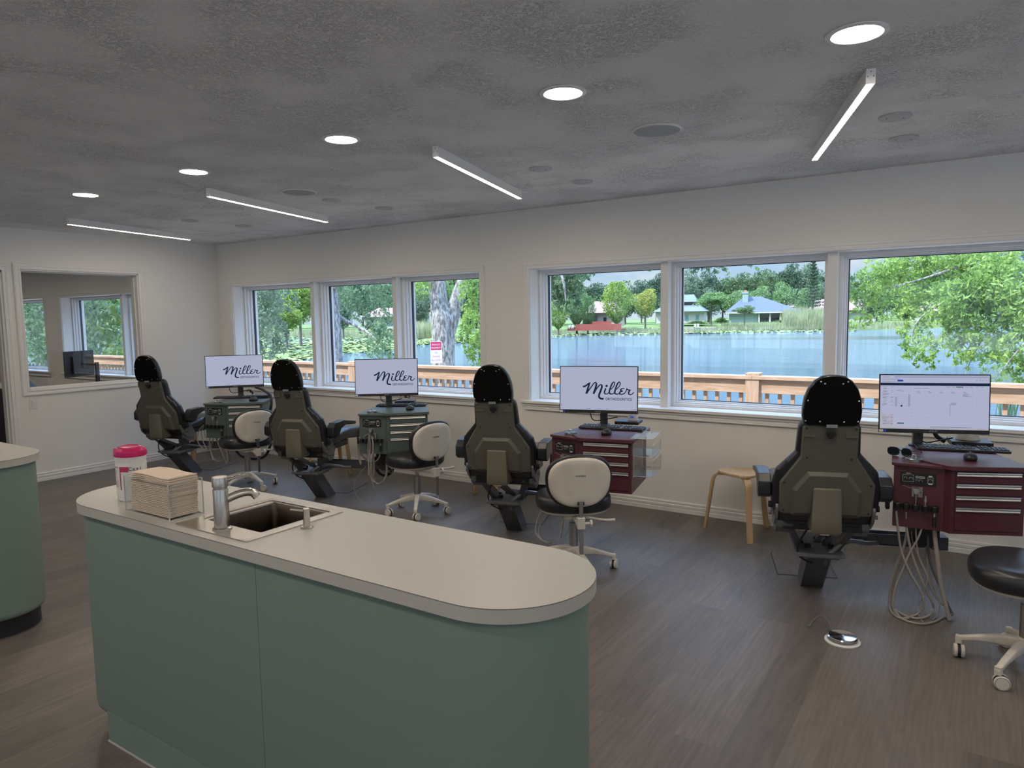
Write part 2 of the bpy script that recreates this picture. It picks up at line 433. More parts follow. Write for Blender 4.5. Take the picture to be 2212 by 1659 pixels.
def window(n, w, posts, casing=True):
    x0, x1, z0, z1 = w
    root = bpy.data.objects.new('window_%d' % n, None); C.objects.link(root); struct(root); root.location = (0, 0, 0)
    # stepped interior casing
    b = mould(CASE, [(x0, z0), (x0, z1), (x1, z1), (x1, z0)], False, lambda u, v, t: (u, YB-t, v))
    b.build('casing', M['trim'], root, sharp=20)
    # stool and apron
    b = MB(); e = .085
    b.b2((x0-e, YB-.045, z0-.024), (x1+e, YB, z0)); b.b2((x0, YB, z0-.024), (x1, 5.52, z0))
    b.build('sill', M['trim'], root, bevel=.004, seg=3)
    b = MB()
    b.b2((x0-e+.012, YB-.026, z0-.046), (x1+e-.012, YB, z0-.024)); b.b2((x0-e+.022, YB-.017, z0-.07), (x1+e-.022, YB, z0-.046)); b.b2((x0-e+.03, YB-.022, z0-.084), (x1+e-.03, YB, z0-.07))
    b.build('apron', M['trim'], root, bevel=.003)
    # jamb liners
    b = MB()
    b.b2((x0-.001, YB, z0), (x0+.006, 5.51, z1)); b.b2((x1-.006, YB, z0), (x1+.001, 5.51, z1)); b.b2((x0, YB, z1-.002), (x1, 5.52, z1+.012))
    b.build('jamb_liner', M['trim'], root)
    ed = [x0]
    for p0, p1 in posts: ed += [p0, p1]
    ed.append(x1)
    for p0, p1 in posts:
        MB().b2((p0, 5.425, z0), (p1, 5.66, z1)).build('mullion_post', M['trim'], root, bevel=.002)
    for i in range(0, len(ed), 2):
        a, c = ed[i], ed[i+1]
        b = MB()
        def fr(o, wd, y0, y1):
            b.b2((a+o, y0, z0+o), (a+o+wd, y1, z1-o)); b.b2((c-o-wd, y0, z0+o), (c-o, y1, z1-o))
            b.b2((a+o+wd, y0, z0+o), (c-o-wd, y1, z0+o+wd)); b.b2((a+o+wd, y0, z1-o-wd), (c-o-wd, y1, z1-o))
        fr(0, .024, 5.512, 5.69); fr(.020, .014, 5.545, 5.68); fr(.032, .012, 5.582, 5.67)
        b.build('window_frame', M['vinyl'], root, bevel=.0015)
        b = MB(); fr(.043, .006, 5.612, 5.64); b.build('glazing_gasket', M['gasket'], root)
        MB().b2((a+.045, 5.624, z0+.045), (c-.045, 5.628, z1-.045)).build('pane', M['glass'], root)
    return root
window(1, W1, [(-6.298, -6.240), (-5.057, -5.003)])
window(2, W2, [(-2.157, -2.092), (-.919, -.853)])
window(3, WB, [(-10.33, -10.27), (-9.2, -9.14)])
window(4, WA, [])
# windows behind the camera, out of view, added for daylight; muntins follow a reflection
for n, (a, c) in enumerate(FW):
    root = bpy.data.objects.new('window_%d' % (6+n), None); C.objects.link(root); struct(root)
    b = MB(); y0, y1 = YF-.12, YF-.08
    for q in ((a, c, .8, .85), (a, c, 2.10, 2.15), (a, a+.05, .8, 2.15), (c-.05, c, .8, 2.15), ((a+c)/2-.03, (a+c)/2+.03, .8, 2.15), (a, c, 1.46, 1.49), ((3*a+c)/4-.012, (3*a+c)/4+.012, .8, 2.15), ((a+3*c)/4-.012, (a+3*c)/4+.012, .8, 2.15)): b.b2((q[0], y0, q[2]), (q[1], y1, q[3]))
    b.build('window_frame', M['vinyl'], root); MB().b2((a, YF-.102, .8), (c, YF-.098, 2.15)).build('pane', M['glass'], root)
root = bpy.data.objects.new('window_10', None); C.objects.link(root); struct(root)  # unseen right-hand window, added to let in more daylight
b = MB()
for q in ((-2.6, 3.6, .8, .85), (-2.6, 3.6, 2.1, 2.15), (-2.6, -2.55, .8, 2.15), (3.55, 3.6, .8, 2.15), (-.57, -.5, .8, 2.15), (1.5, 1.57, .8, 2.15)): b.b2((XR+.08, q[0], q[2]), (XR+.12, q[1], q[3]))
b.build('window_frame', M['vinyl'], root); MB().b2((XR+.098, -2.6, .8), (XR+.102, 3.6, 2.15)).build('pane', M['glass'], root)
# interior window
root = bpy.data.objects.new('window_5', None); C.objects.link(root); struct(root)
y0, y1, z0, z1 = LW
for sgn, xx in ((1, XL), (-1, XW)):
    b = mould([(o_*1.06, t_) for o_, t_ in CASE], [(y0, z0), (y0, z1), (y1, z1), (y1, z0)], True, lambda u, v, t: (xx+t*sgn, u, v))
    b.build('casing', M['trim'], root, sharp=20)
b = MB()
for q in (((XW, y0, z0), (XL, y0+.012, z1)), ((XW, y1-.012, z0), (XL, y1, z1)), ((XW, y0, z0), (XL, y1, z0+.012)), ((XW, y0, z1-.012), (XL, y1, z1))): b.b2(*q)
for q in (((-7.97, y0, z0), (-7.945, y0+.024, z1)), ((-7.97, y1-.024, z0), (-7.945, y1, z1)), ((-7.97, y0, z0), (-7.945, y1, z0+.024)), ((-7.97, y0, z1-.024), (-7.945, y1, z1))): b.b2(*q)
b.build('window_frame', M['trim'], root)
MB().b2((-7.96, y0+.012, z0+.012), (-7.955, y1-.012, z1-.012)).build('pane', M['glass'], root)
# doorway casing
root = bpy.data.objects.new('door_1', None); C.objects.link(root); struct(root)
b = mould([(o_*1.06, t_) for o_, t_ in CASE], [(DW[0], 0), (DW[0], DW[3]), (DW[1], DW[3]), (DW[1], 0)], False, lambda u, v, t: (XL+t, u, v))
b.build('casing', M['trim'], root, sharp=20)
b = MB()
b.b2((XW-.01, DW[1]-.02, 0), (XL, DW[1], DW[3])); b.b2((XW-.01, DW[0], 0), (XL, DW[0]+.02, DW[3])); b.b2((XW-.01, DW[0], DW[3]-.02), (XL, DW[1], DW[3]))
b.b2((-7.97, DW[1]-.032, 0), (-7.93, DW[1]-.02, DW[3]))
b.build('door_frame', M['trim'], root)

def base(name, a, c, nrm):
    n = Vector(nrm); prof = [(0, 0), (.014, 0), (.014, .030), (.011, .034), (.014, .040), (.015, .058), (.010, .063), (.010, .068), (.013, .071), (.012, .083), (.008, .086), (0, .086)]
    b = MB(); b.loft([[(q[0]+n.x*t, q[1]+n.y*t, h) for t, h in prof] for q in (a, c)])
    return struct(b.build(name, M['trim'], sharp=20))
base('baseboard_back', (XL, YB, 0), (XR, YB, 0), (0, -1, 0))
base('baseboard_left', (XL, DW[1]+.06, 0), (XL, YB, 0), (1, 0, 0))
base('baseboard_far', (XLL, YB, 0), (XW, YB, 0), (0, -1, 0))

# ------------------------------------------------------------------ ceiling fittings
for i, (x, y) in enumerate([(-.392, 2.752), (-1.519, 2.716), (-2.837, 2.694), (-4.166, 2.699), (-5.504, 2.694)]):
    lab = ['round recessed downlight nearest the right edge above the stool', 'round recessed downlight in front of the large round ceiling speaker',
           'round recessed downlight just beyond the middle of the row of five', 'round recessed downlight, second from the far left end of its row', 'smallest and farthest left round recessed downlight'][i]
    t = thing('recessed_downlight', 'lit '+lab, 'ceiling light', (x, y, ZC), 0, 'round recessed downlights in a row')
    MB().lathe([(.1, -.0005), (.1, -.004), (.083, -.007), (.079, -.005), (.079, -.0005)], n=40).build('trim_ring', M['trim'], t)
    MB().lathe([(.0785, -.0008), (.0785, -.003), (0, -.003)], n=40).build('lens', M['down'], t)
for x, y in [(-9.4, 3.6), (-11., 3.6), (-12.8, 3.6), (-10.2, 1.6), (.9, 2.75), (2.3, 2.75), (-5.5, 0), (-4.1, 0), (-2.8, 0), (-1.4, 0), (0, -.4), (1.4, 0), (2.8, 0), (-4.1, -2.6), (-1.4, -2.6), (1.4, -2.6)]:  # out-of-view downlights, added to brighten this room and the adjoining one
    t = thing('recessed_downlight', 'round recessed downlight added out of the picture to brighten the rooms' if y < 2 else ('round recessed downlight added out of the picture beyond the visible row'), 'ceiling light', (x, y, ZC), 0, 'round recessed downlights added out of the picture')
    MB().lathe([(.1, -.0005), (.1, -.004), (.083, -.007), (.079, -.005), (.079, -.0005)], n=24).build('trim_ring', M['trim'], t)
    MB().lathe([(.0785, -.0008), (.0785, -.003), (0, -.003)], n=24).build('lens', M['down'], t)
LIN = [((-.398, 3.172), (-.852, 4.524), 'at the right, over the fourth chair'), ((-2.547, 3.112), (-2.93, 4.566), 'in the middle, over the third chair'),
       ((-4.604, 3.085), (-4.995, 4.53), 'over the second chair, left of the middle'), ((-6.81, 3.163), (-7.152, 4.545), 'over the chair nearest the interior window')]
for a, c, w in LIN:
    d = Vector((c[0]-a[0], c[1]-a[1])); L = d.length; ang = math.atan2(-d.x, d.y)
    t = thing('linear_light', 'lit white linear ceiling light bar '+w, 'ceiling light', (a[0], a[1], ZC), ang, 'linear light bars, one over each dental chair')
    MB().b2((-.017, .003, -.058), (.017, L-.003, -.0005)).build('housing', M['trim'], t, bevel=.001)
    for q in (0, 1):
        yy = 0 if q == 0 else L-.003
        b = MB(); b.b2((-.0172, yy, -.058), (.0172, yy+.003, -.0005)); b.build('end_cap', M['trim'], t)
    b = MB()
    for x, z in ((-.011, -.03), (.011, -.03), (0, -.012)): b.cyl((x, -.0012, z), (x, .0005, z), .0022, n=8)
    b.build('screw', M['gasket'], t)
    MB().b2((-.0135, .006, -.0592), (.0135, L-.006, -.0578)).build('diffuser', M['led'], t)
for x, y, w in [(-1.425, 3.527, 'large round flush ceiling speaker between the middle and right light bars'), (-4.221, 3.572, 'round flush ceiling speaker beside the second light bar from the left')]:
    t = thing('ceiling_speaker', w, 'speaker', (x, y, ZC), 0, 'flush round ceiling speakers')
    MB().lathe([(.125, -.0003), (.125, -.006), (.118, -.009), (.116, -.007)], n=44).build('rim', M['trim'], t)
    MB().lathe([(.1165, -.0003), (.1165, -.008), (0, -.0085)], n=44).build('grille', M['spk'], t)
DL = ['in the left of the pair beside the right light bar', '']
for i, (x, y, w) in enumerate([(-.39, 4.0, 'near cover disc of the pair right of the right light bar'), (-.395, 4.515, 'far cover disc of the pair right of the right light bar'),
        (-2.39, 3.97, 'near cover disc of the pair right of the middle light bar'), (-2.382, 4.525, 'far cover disc of the pair right of the middle light bar'),
        (-4.312, 3.97, 'near cover disc of the pair just beyond the smaller ceiling speaker'), (-4.272, 4.517, 'far cover disc of the pair just beyond the smaller ceiling speaker'),
        (-6.162, 3.93, 'near cover disc of the pair right of the far left light bar'), (-6.108, 4.46, 'far cover disc of the pair right of the far left light bar')]):
    t = thing('ceiling_cover_disc', 'small white round '+w, 'cover plate', (x, y, ZC), .5, 'small round blank cover discs on the ceiling')
    MB().lathe([(.074, -.0005), (.074, -.007), (.071, -.009), (0, -.0095)], n=36).build('plate', M['disc'], t)
    b = MB()
    for s in (-1, 1): b.lathe([(.0032, -.009), (.0032, -.0108), (0, -.0108)], (s*.04, 0, 0), n=8)
    b.build('screw', M['gasket'], t)
# light switch
t = thing('light_switch', 'white rocker light switch plate on the left wall below the interior window', 'light switch', (XL, 3.218, .795))
MB().b2((0, -.036, -.058), (.006, .036, .058)).build('wall_plate', M['white'], t, bevel=.003)
MB().b2((.005, -.017, -.033), (.011, .017, .033)).build('rocker', M['white'], t, bevel=.002)
# dark outlet cover behind the birch stool is hidden; a baseboard joint is left out
# ------------------------------------------------------------------ islands
def stadium(x0, x1, y0, y1, n=28, inset=0.):
    r = (y1-y0)/2-inset; cy = (y0+y1)/2; a = x0+(y1-y0)/2; c = x1-(y1-y0)/2
    pts = [(c+r*math.cos(t), cy+r*math.sin(t)) for t in [(-PI/2+PI*i/n) for i in range(n+1)]]
    pts += [(a+r*math.cos(t), cy+r*math.sin(t)) for t in [(PI/2+PI*i/n) for i in range(n+1)]]
    return pts
ZT = .912
def island(x0, x1, lab, name='island_counter', hole=None, full_front=True):
    y0, y1 = 1.247, 1.717
    t = thing(name, lab, 'counter', (0, 0, 0))
    # worktop with optional rectangular cut-out
    b = MB()
    if hole:
        hx0, hx1, hy0, hy1 = hole
        poly = stadium(x0, x1, y0, y1)
        for z in (ZT, ZT-.037):
            vs = [b.bm.verts.new((u, v, z)) for u, v in poly]
            hs = [b.bm.verts.new(q) for q in ((hx0, hy0, z), (hx1, hy0, z), (hx1, hy1, z), (hx0, hy1, z))]
            # split top in 4 polygons around the hole
            rt_ = [v for v in vs if v.co.x > hx1]; lf_ = [v for v in vs if v.co.x < hx0]
            fr = [b.bm.verts.new((hx0, y0, z)), b.bm.verts.new((hx1, y0, z))]; bk = [b.bm.verts.new((hx1, y1, z)), b.bm.verts.new((hx0, y1, z))]
            k = next(i for i, v in enumerate(vs) if v.co.x < hx0)
            b.bm.faces.new([fr[1]]+vs[:k]+[bk[0]]+[hs[2], hs[1]])
            b.bm.faces.new([bk[1]]+vs[k:]+[fr[0]]+[hs[0], hs[3]])
            b.bm.faces.new([fr[0], fr[1], hs[1], hs[0]]); b.bm.faces.new([bk[0], bk[1], hs[3], hs[2]])
            if z == ZT: tv, th = vs, hs; tf, tb = fr, bk
            else:
                loopt = tv[:k]+tb+tv[k:]+tf; loopb = vs[:k]+bk+vs[k:]+fr
                # outer side band
                for i in range(len(loopt)):
                    j = (i+1) % len(loopt)
                    b.mi = 1; b._f([loopt[i], loopt[j], loopb[j], loopb[i]]); b.mi = 0
                for i in range(4):
                    j = (i+1) % 4; b._f([th[i], th[j], hs[j], hs[i]])
    else:
        poly = stadium(x0, x1, y0, y1)
        b.prism(poly, XY, ZT, ZT-.037)
    b.build('worktop', [M['counter'], M['counter']], t, sharp=30)
    b = MB(); st_ = stadium(x0, x1, y0, y1, inset=-.0005); b.loft([[(u, v, z) for u, v in st_] for z in (ZT-.0008, ZT-.002)], False, False); b.build('edge_seam', M['hosedark'], t)
    b = MB(); zb = .098
    rings = []
    for z, ins in ((ZT-.037, .020), (zb+.03, .020), (zb+.012, .024), (zb+.003, .034), (zb, .048)):
        rings.append([(u, v, z) for u, v in stadium(x0, x1, y0, y1, inset=ins)])
    b.loft(rings, not hole, True); b.build('cabinet_body', M['green'], t, sharp=50)
    if full_front:
        b = MB(); b.b2((x0+.262, y0+.0195, 0.004), (x1-.262, y1-.0195, .12)); b.build('plinth', M['green'], t)
        b = MB(); b.b2((x0+.258, y0+.0165, 0), (x1-.258, y1-.0165, .006)); b.build('caulk_line', M['caulk'], t)
        b = MB(); b.b2((-1.7602, y0+.0192, .12), (-1.7592, y0+.022, ZT-.037)); b.b2((-1.7602, y0+.0187, .006), (-1.7592, y0+.022, .12)); b.build('panel_seam', M['seam'], t)
    else:
        b = MB(); b.loft([[(u, v, z) for u, v in stadium(x0+.06, x1-.06, y0+.04, y1-.04)] for z in (0, zb+.004)]); b.build('toe_kick', M['toeblack'], t)
        b = MB(); b.loft([[(u, v, z) for u, v in stadium(x0+.056, x1-.056, y0+.036, y1-.036)] for z in (0, .004)]); b.build('caulk_line', M['hosedark'], t)
    return t
island(-2.958, -.777, 'long sage green island with rounded ends and a sink in its pale worktop', hole=(-2.15, -1.87, 1.372, 1.645))
island(-6.2, -3.993, 'sage green island at the left edge with a bare worktop and black toe kick', full_front=False)
# sink
t = thing('sink', 'square stainless steel drop-in sink set in the island worktop', 'sink', (-2.0, 1.48, ZT))
sx0, sx1, sy0, sy1 = -.197, .182, -.195, .193
hx0, hx1, hy0, hy1 = -.172, .150, -.113, .170
b = MB()
o = rrect((sx0+sx1)/2, (sy0+sy1)/2, sx1-sx0, sy1-sy0, .004, 3); h = rrect((hx0+hx1)/2, (hy0+hy1)/2, hx1-hx0, hy1-hy0, .018, 3)
b.loft([[(u, v, .0002) for u, v in o], [(u, v, .0032) for u, v in o], [(u, v, .0032) for u, v in h], [(u, v, -.002) for u, v in h]], False, False)
b.build('rim', M['steel'], t, sharp=30)
b = MB()
h2 = rrect((hx0+hx1)/2, (hy0+hy1)/2, hx1-hx0-.02, hy1-hy0-.02, .02, 3)
hs = lambda q, z: [(u, v, z) for u, v in q]
hI = rrect((hx0+hx1)/2, (hy0+hy1)/2, .258, .255, .018, 3)
b.loft([hs(h, .002), hs(rrect((hx0+hx1)/2, (hy0+hy1)/2, .2785, .2725, .018, 3), -.004), hs(hI, -.06), hs(hI, -.17), hs(rrect((hx0+hx1)/2, (hy0+hy1)/2, .22, .21, .02, 3), -.182)], False, True)
b.build('basin', M['steeldark'], t, sharp=40)
MB().lathe([(.04, -.1815), (.04, -.178), (.03, -.1775), (.026, -.181), (0, -.181)], ((hx0+hx1)/2, 0, 0), n=24).build('drain', M['chrome'], t)
# faucet
t = thing('faucet', 'brushed steel single lever faucet standing on the sink rim', 'faucet', (-2.005, 1.330, ZT+.003))
MB().lathe([(.030, 0), (.030, .004), (.026, .007), (.0235, .008), (.0235, .128), (.0225, .131), (.021, .132), (.021, .136), (.0245, .138), (.0245, .166), (.0235, .169), (0, .170)], n=36).build('body', M['steel'], t, sharp=25)
fd = Vector((.42, .90, 0)).normalized()
pts = [fd*.015+Vector((0, 0, .094)), fd*.05+Vector((0, 0, .105)), fd*.078+Vector((0, 0, .109)), fd*.098+Vector((0, 0, .104)), fd*.110+Vector((0, 0, .090))]
MB().tube(pts, .0135, 20, smooth=5).build('spout', M['steel'], t)
ld = Vector((.30, .95, .12)).normalized()
MB().cyl(ld*.02+Vector((0, 0, .154)), ld*.072+Vector((0, 0, .156)), .0055, .0048, 12).build('lever', M['steel'], t)
# soap pump
t = thing('soap_pump', 'short brushed steel soap pump on the worktop right of the sink', 'soap dispenser', (-1.784, 1.484, ZT))
MB().lathe([(.021, 0), (.021, .003), (.018, .006), (.011, .007), (.0105, .062), (.0095, .064), (0, .0645)], n=28).build('pump_body', M['steel'], t, sharp=25)
nd = Vector((-.83, -.52, .10)).normalized()
MB().cyl(Vector((0, 0, .055)), Vector((0, 0, .055))+nd*.052, .0035, .003, 10).build('nozzle', M['steel'], t)
# wipes tub
t = thing('wipes_tub', 'white tub of disinfecting wipes with a magenta lid on the island', 'wipes tub', (-2.665, 1.40, ZT))
rr = .060
MB().lathe([(.053, 0), (.0565, .004), (.0575, .02), (.0585, .024), (.0595, .14), (.0585, .146), (.0605, .152), (.0605, .172), (.052, .174)], n=48, sy=.86).build('body', M['white'], t, sharp=30)
MB().lathe([(.0625, .168), (.0640, .172), (.0625, .190), (.055, .198), (.046, .198), (.045, .202), (.034, .204), (.030, .201), (0, .201)], n=48, sy=.86).build('lid', M['pink'], t, sharp=30)
MB().box((-.057, -.020, .186), (.016, .022, .014)).build('lid_tab', M['pink'], t, bevel=.004)
def wrap(b, a0, a1, z0, z1, r=.0601, n=10):
    for i in range(n):
        t0 = a0+(a1-a0)*i/n; t1 = a0+(a1-a0)*(i+1)/n
        q = lambda a, z: ((r*math.cos(a)), r*.86*math.sin(a), z)
        b.quad(q(t0, z0), q(t1, z0), q(t1, z1), q(t0, z1))
b = MB(); d = R
wrap(b, d(-78), d(-42), .113, .133); wrap(b, d(-78), d(-74), .045, .113); wrap(b, d(-150), d(-82), .128, .1305); wrap(b, d(-150), d(-95), .108, .110)
b.build('magenta_label_panel', M['pinklabel'], t, solid=False)
b = MB(); rnd = random.Random(3)
for k in range(4): wrap(b, d(-140), d(-124)+rnd.random()*.1, .1225-k*.0035, .1235-k*.0035, n=4); wrap(b, d(-112), d(-96)+rnd.random()*.1, .1225-k*.0035, .1235-k*.0035, n=4)
for k in range(6): wrap(b, d(-140), d(-128)+rnd.random()*.1, .104-k*.0032, .1049-k*.0032, n=4); wrap(b, d(-112), d(-100)+rnd.random()*.15, .104-k*.0032, .1049-k*.0032, n=4)
for k in range(9): wrap(b, d(-142), d(-84)-rnd.random()*.1, .082-k*.0035, .0832-k*.0035, n=8)
b.build('label_print', M['inklabel'], t, solid=False)
for i, ch in enumerate('Cavi'):
    a = d(-36+i*13)
    text('label_text', ch, .019, M['navy'], t, Matrix.Translation((.0606*math.cos(a), .0606*.86*math.sin(a), .124)) @ Matrix.Rotation(a+PI/2, 4, 'Z') @ Matrix.Rotation(PI/2, 4, 'X'))
# acrylic towel holder
t = thing('towel_holder', 'clear acrylic tray holding paper towels on the island', 'towel holder', (-2.372, 1.352, ZT), R(0))
ax, ay, ah = .137, .062, .128
b = MB()
b.b2((-ax, -ay, .001), (ax, ay, .004)); b.b2((-ax, -ay, .004), (ax, -ay+.003, ah)); b.b2((-ax, ay-.003, .004), (ax, ay, ah)); b.b2((-ax, -ay+.003, .004), (-ax+.003, ay-.003, ah*.98)); b.b2((ax-.003, -ay+.003, .004), (ax, ay-.003, ah))
b.build('tray', M['acrylic'], t)
b = MB(); e = .0017
for sx in (-1, 1):
    for sy in (-1, 1): b.b2((sx*ax-e, sy*ay-e, 0), (sx*ax+e, sy*ay+e, ah))
for sy in (-1, 1): b.b2((-ax, sy*ay-e, .0005), (ax, sy*ay+e, .004)); b.b2((-ax, sy*ay-e*.7, ah-.002), (ax, sy*ay+e*.7, ah))
for sx in (-1, 1): b.b2((sx*ax-e, -ay, .0005), (sx*ax+e, ay, .004)); b.b2((sx*ax-e*.7, -ay, ah-.002), (sx*ax+e*.7, ay, ah))
b.build('polished_edge', M['acrylicedge'], t)
# folded towels : each one its own thing
rnd = random.Random(11); proto = None; zt_ = ZT+.006
NT_ = 23
for k in range(NT_):
    th = .0062
    b = MB(); lx, ly = .118+rnd.uniform(-.002, .002), .052
    nx = 14
    tops = []; 
    def row(z, y, ins=0.): return [(-lx+ins+(2*lx-2*ins)*i/nx, y, z+.0022*math.sin(i*.5+k*.25)*(k/NT_)) for i in range(nx+1)]
    rings = []
    for (yy, zz) in ((-ly, .0012), (-ly-.0006, th*.5), (-ly, th-.0010), (-ly*.5, th+.0003), (ly*.5, th+.0003), (ly, th-.001), (ly+.0006, th*.5), (ly, .0012)):
        rings.append(row(zz, yy))
    b.loft(list(zip(*rings)))
    o = b.build('paper_towel', M['paper'])
    o.location = (-2.368+.010*(1-k/NT_)*-1+rnd.uniform(-.0015, .0015)+.008, 1.352+rnd.uniform(-.001, .001), zt_+k*.0060)
    tag(o, 'cream folded paper towel below the topmost one in the clear acrylic tray' if k < NT_-1 else 'topmost cream folded paper towel of the stack in the acrylic tray', 'paper towel', 'folded paper towels in the acrylic tray')
# ------------------------------------------------------------------ dental chair
def offs(poly, d):
    n = len(poly); out = []
    A = sum(poly[i][0]*poly[(i+1) % n][1]-poly[(i+1) % n][0]*poly[i][1] for i in range(n)); sg = 1 if A > 0 else -1
    for i in range(n):
        p = Vector(poly[i]); a = Vector(poly[i-1]); c = Vector(poly[(i+1) % n])
        e1 = (p-a); e2 = (c-p)
        if e1.length < 1e-9 or e2.length < 1e-9: out.append((p.x, p.y)); continue
        e1.normalize(); e2.normalize()
        n1 = Vector((e1.y, -e1.x))*sg; n2 = Vector((e2.y, -e2.x))*sg
        m = n1+n2
        if m.length < 1e-6: m = n1
        m.normalize(); k = d/max(.5, m.dot(n1))
        q = p+m*k; out.append((q.x, q.y))
    return out
def yb(z): return -.368-(z-.523)*.24
BP = lambda u, v, d: (u, yb(v)-d, v)
def mirror(h): return h+[(-x, z) for x, z in reversed(h)]
def dental_chair():
    t = thing('dental_chair', 'dental chair', 'dental chair')
    # slanted column, open on top
    b = MB()
    o0 = [(-.060, 0, 0), (.060, 0, 0), (.060, .15, 0), (-.060, .15, 0)]
    o1 = [(-.060, -.233, .244), (.060, -.233, .244), (.060, -.085, .252), (-.060, -.085, .252)]
    i1 = [(-.055, -.228, .244), (.055, -.228, .244), (.055, -.090, .252), (-.055, -.090, .252)]
    i0 = [(-.055, -.19, .205), (.055, -.19, .205), (.055, -.052, .21), (-.055, -.052, .21)]
    b.loft([o0, o1, i1], True, False); b.build('column', M['chairmetal'], t, bevel=.002)
    MB().loft([i0, [(x, y-.003, z+.004) for x, y, z in i0]]).build('column_inside', M['blackmatte'], t)
    # top plate
    b = MB(); b.prism(rrect(0, -.10, .25, .36, .012), XY, .268, .288); b.box((0, -.13, .258), (.20, .22, .020)); b.build('top_plate', M['greymetal'], t, bevel=.001)
    for x, y in ((-.05, -.17), (.07, -.16), (-.08, -.10), (.085, -.08)):
        MB().lathe([(.016, .288), (.016, .304), (.013, .308), (0, .308)], (x, y, 0), 16).build('levelling_knob', M['blackplastic'], t)
    # uprights
    for s in (-1, 1):
        b = MB()
        b.loft([[(s*.075, -.19, .287), (s*.115, -.19, .287), (s*.115, -.07, .287), (s*.075, -.07, .287)],
                [(s*.125, -.27, .40), (s*.160, -.27, .40), (s*.160, -.17, .40), (s*.125, -.17, .40)],
                [(s*.180, -.33, .515), (s*.212, -.33, .515), (s*.212, -.22, .515), (s*.180, -.22, .515)]])
        b.build('upright', M['chairmetal'], t, bevel=.003)
    # seat frame and actuator
    b = MB(); b.box((0, -.06, .478), (.36, .50, .05)); b.box((0, -.22, .46), (.40, .16, .08)); b.build('seat_frame', M['blackplastic'], t, bevel=.006)
    b = MB(); b.cyl((.0, -.37, .432), (.0, -.14, .325), .014, n=14); b.cyl((.02, -.14, .325), (-.02, -.14, .325), .018, n=14); b.build('recline_actuator', M['greymetal'], t)
    MB().cyl((-.022, -.375, .43), (.022, -.375, .43), .012, n=14).build('clevis_pin', M['chrome'], t)
    b = MB(); b.box((.04, -.28, .375), (.03, .30, .022), Matrix.Rotation(R(-27), 3, 'X')); b.build('link_bar', M['greymetal'], t, bevel=.003)
    # hinge castings with knobs
    for s in (-1, 1):
        b = MB(); P = [(-.37, .56), (-.33, .60), (-.26, .585), (-.20, .54), (-.16, .47), (-.20, .43), (-.28, .44), (-.345, .49)]
        b.prism(rpoly(P, .02, 3), YZ, s*.226, s*.242); b.build('hinge_casting', M['greymetal'], t, bevel=.002)
        b = MB(); P = [(-.30, .47), (-.24, .50), (-.16, .44), (-.17, .40), (-.24, .385), (-.30, .43)]
        b.prism(rpoly(P, .015, 3), YZ, s*.14, s*.232); b.build('hinge_cover', M['greymetal'], t, bevel=.004)
        MB().cyl((s*.24, -.30, .555), (s*.272, -.30, .555), .017, n=18).build('adjuster_knob', M['blackplastic'], t, bevel=.002)
        MB().cyl((s*.24, -.285, .505), (s*.268, -.285, .505), .011, n=14).build('hinge_bolt', M['greymetal'], t)
    # back shell
    half = [(.224, .523), (.228, .70), (.134, .845), (.130, 1.012)]
    rr_ = [.02, .02, .035, .012, .012, .035, .02, .02]; S0 = mirror(half); S_ = rpoly(S0, rr_, 4)
    b = MB()
    b.loft([[BP(u, v, -.035) for u, v in S_], [BP(u, v, -.008) for u, v in S_], [BP(u, v, 0) for u, v in rpoly(offs(S0, -.007), rr_, 4)]])
    b.build('back_shell', M['shell'], t, sharp=18)
    half = [(.168, .517), (.170, .665), (.098, .768)]
    P = mirror(half); P1 = rpoly(P, .010, 3); P2 = rpoly(offs(P, -.022), .008, 3)
    P2 = [(u, max(v, .512)) for u, v in P2]
    b = MB(); b.loft([[BP(u, v, -.002) for u, v in P1], [BP(u, v, .020) for u, v in P2]])
    b.build('raised_panel', M['shell'], t, sharp=15)
    # lumbar cover
    b = MB(); rg = []
    for z, wf, wbk, d, yk in ((.685, .058, .062, .016, -.385), (.674, .063, .068, .030, -.385), (.60, .065, .072, .047, -.36), (.52, .067, .076, .066, -.33), (.455, .069, .079, .083, -.29), (.441, .064, .074, .080, -.29)):
        y = yb(z)-d
        rg.append([(-wbk, yk, z), (-wbk+.006, y+.04, z), (-wf-.004, y+.006, z), (-wf+.004, y, z), (wf-.004, y, z), (wf+.004, y+.006, z), (wbk-.006, y+.04, z), (wbk, yk, z)])
    b.loft(rg); b.build('lumbar_cover', M['shelllight'], t, sharp=45, bevel=.003)
    # details near the top of the shell
    for s in (-1, 1):
        b = MB(); b.prism(rrect(s*.098, .975, .058, .030, .004, 3), BP, -.001, .003); b.build('latch_recess', M['shell'], t)
        b = MB(); b.prism(rrect(s*.098, .958, .056, .008, .003, 3), BP, .001, .007); b.build('latch_bar', M['shelllight'], t)
    b = MB(); b.prism(rpoly([(-.020, .985), (.020, .985), (.024, .968), (0, .943), (-.024, .968)], .008, 3), BP, 0, .022)
    b.build('headrest_knob', M['blackplastic'], t, bevel=.003)
    b = MB()
    for x, z in ((-.115, .998), (.115, .998), (-.105, .84), (.105, .84), (-.205, .70), (.205, .70), (-.205, .545), (.205, .545)):
        b.cyl(BP(x, z, -.003), BP(x, z, .0025), .0055, n=10)
    b.build('shell_screw', M['blackplastic'], t)
    # cushions
    half = [(.215, .475), (.256, .56), (.258, .68), (.240, .765), (.195, .815), (.150, .865), (.143, 1.0), (.130, 1.030)]
    P = mirror(half); O_ = lambda q: rpoly(offs(P, q), .02, 3)
    b = MB()
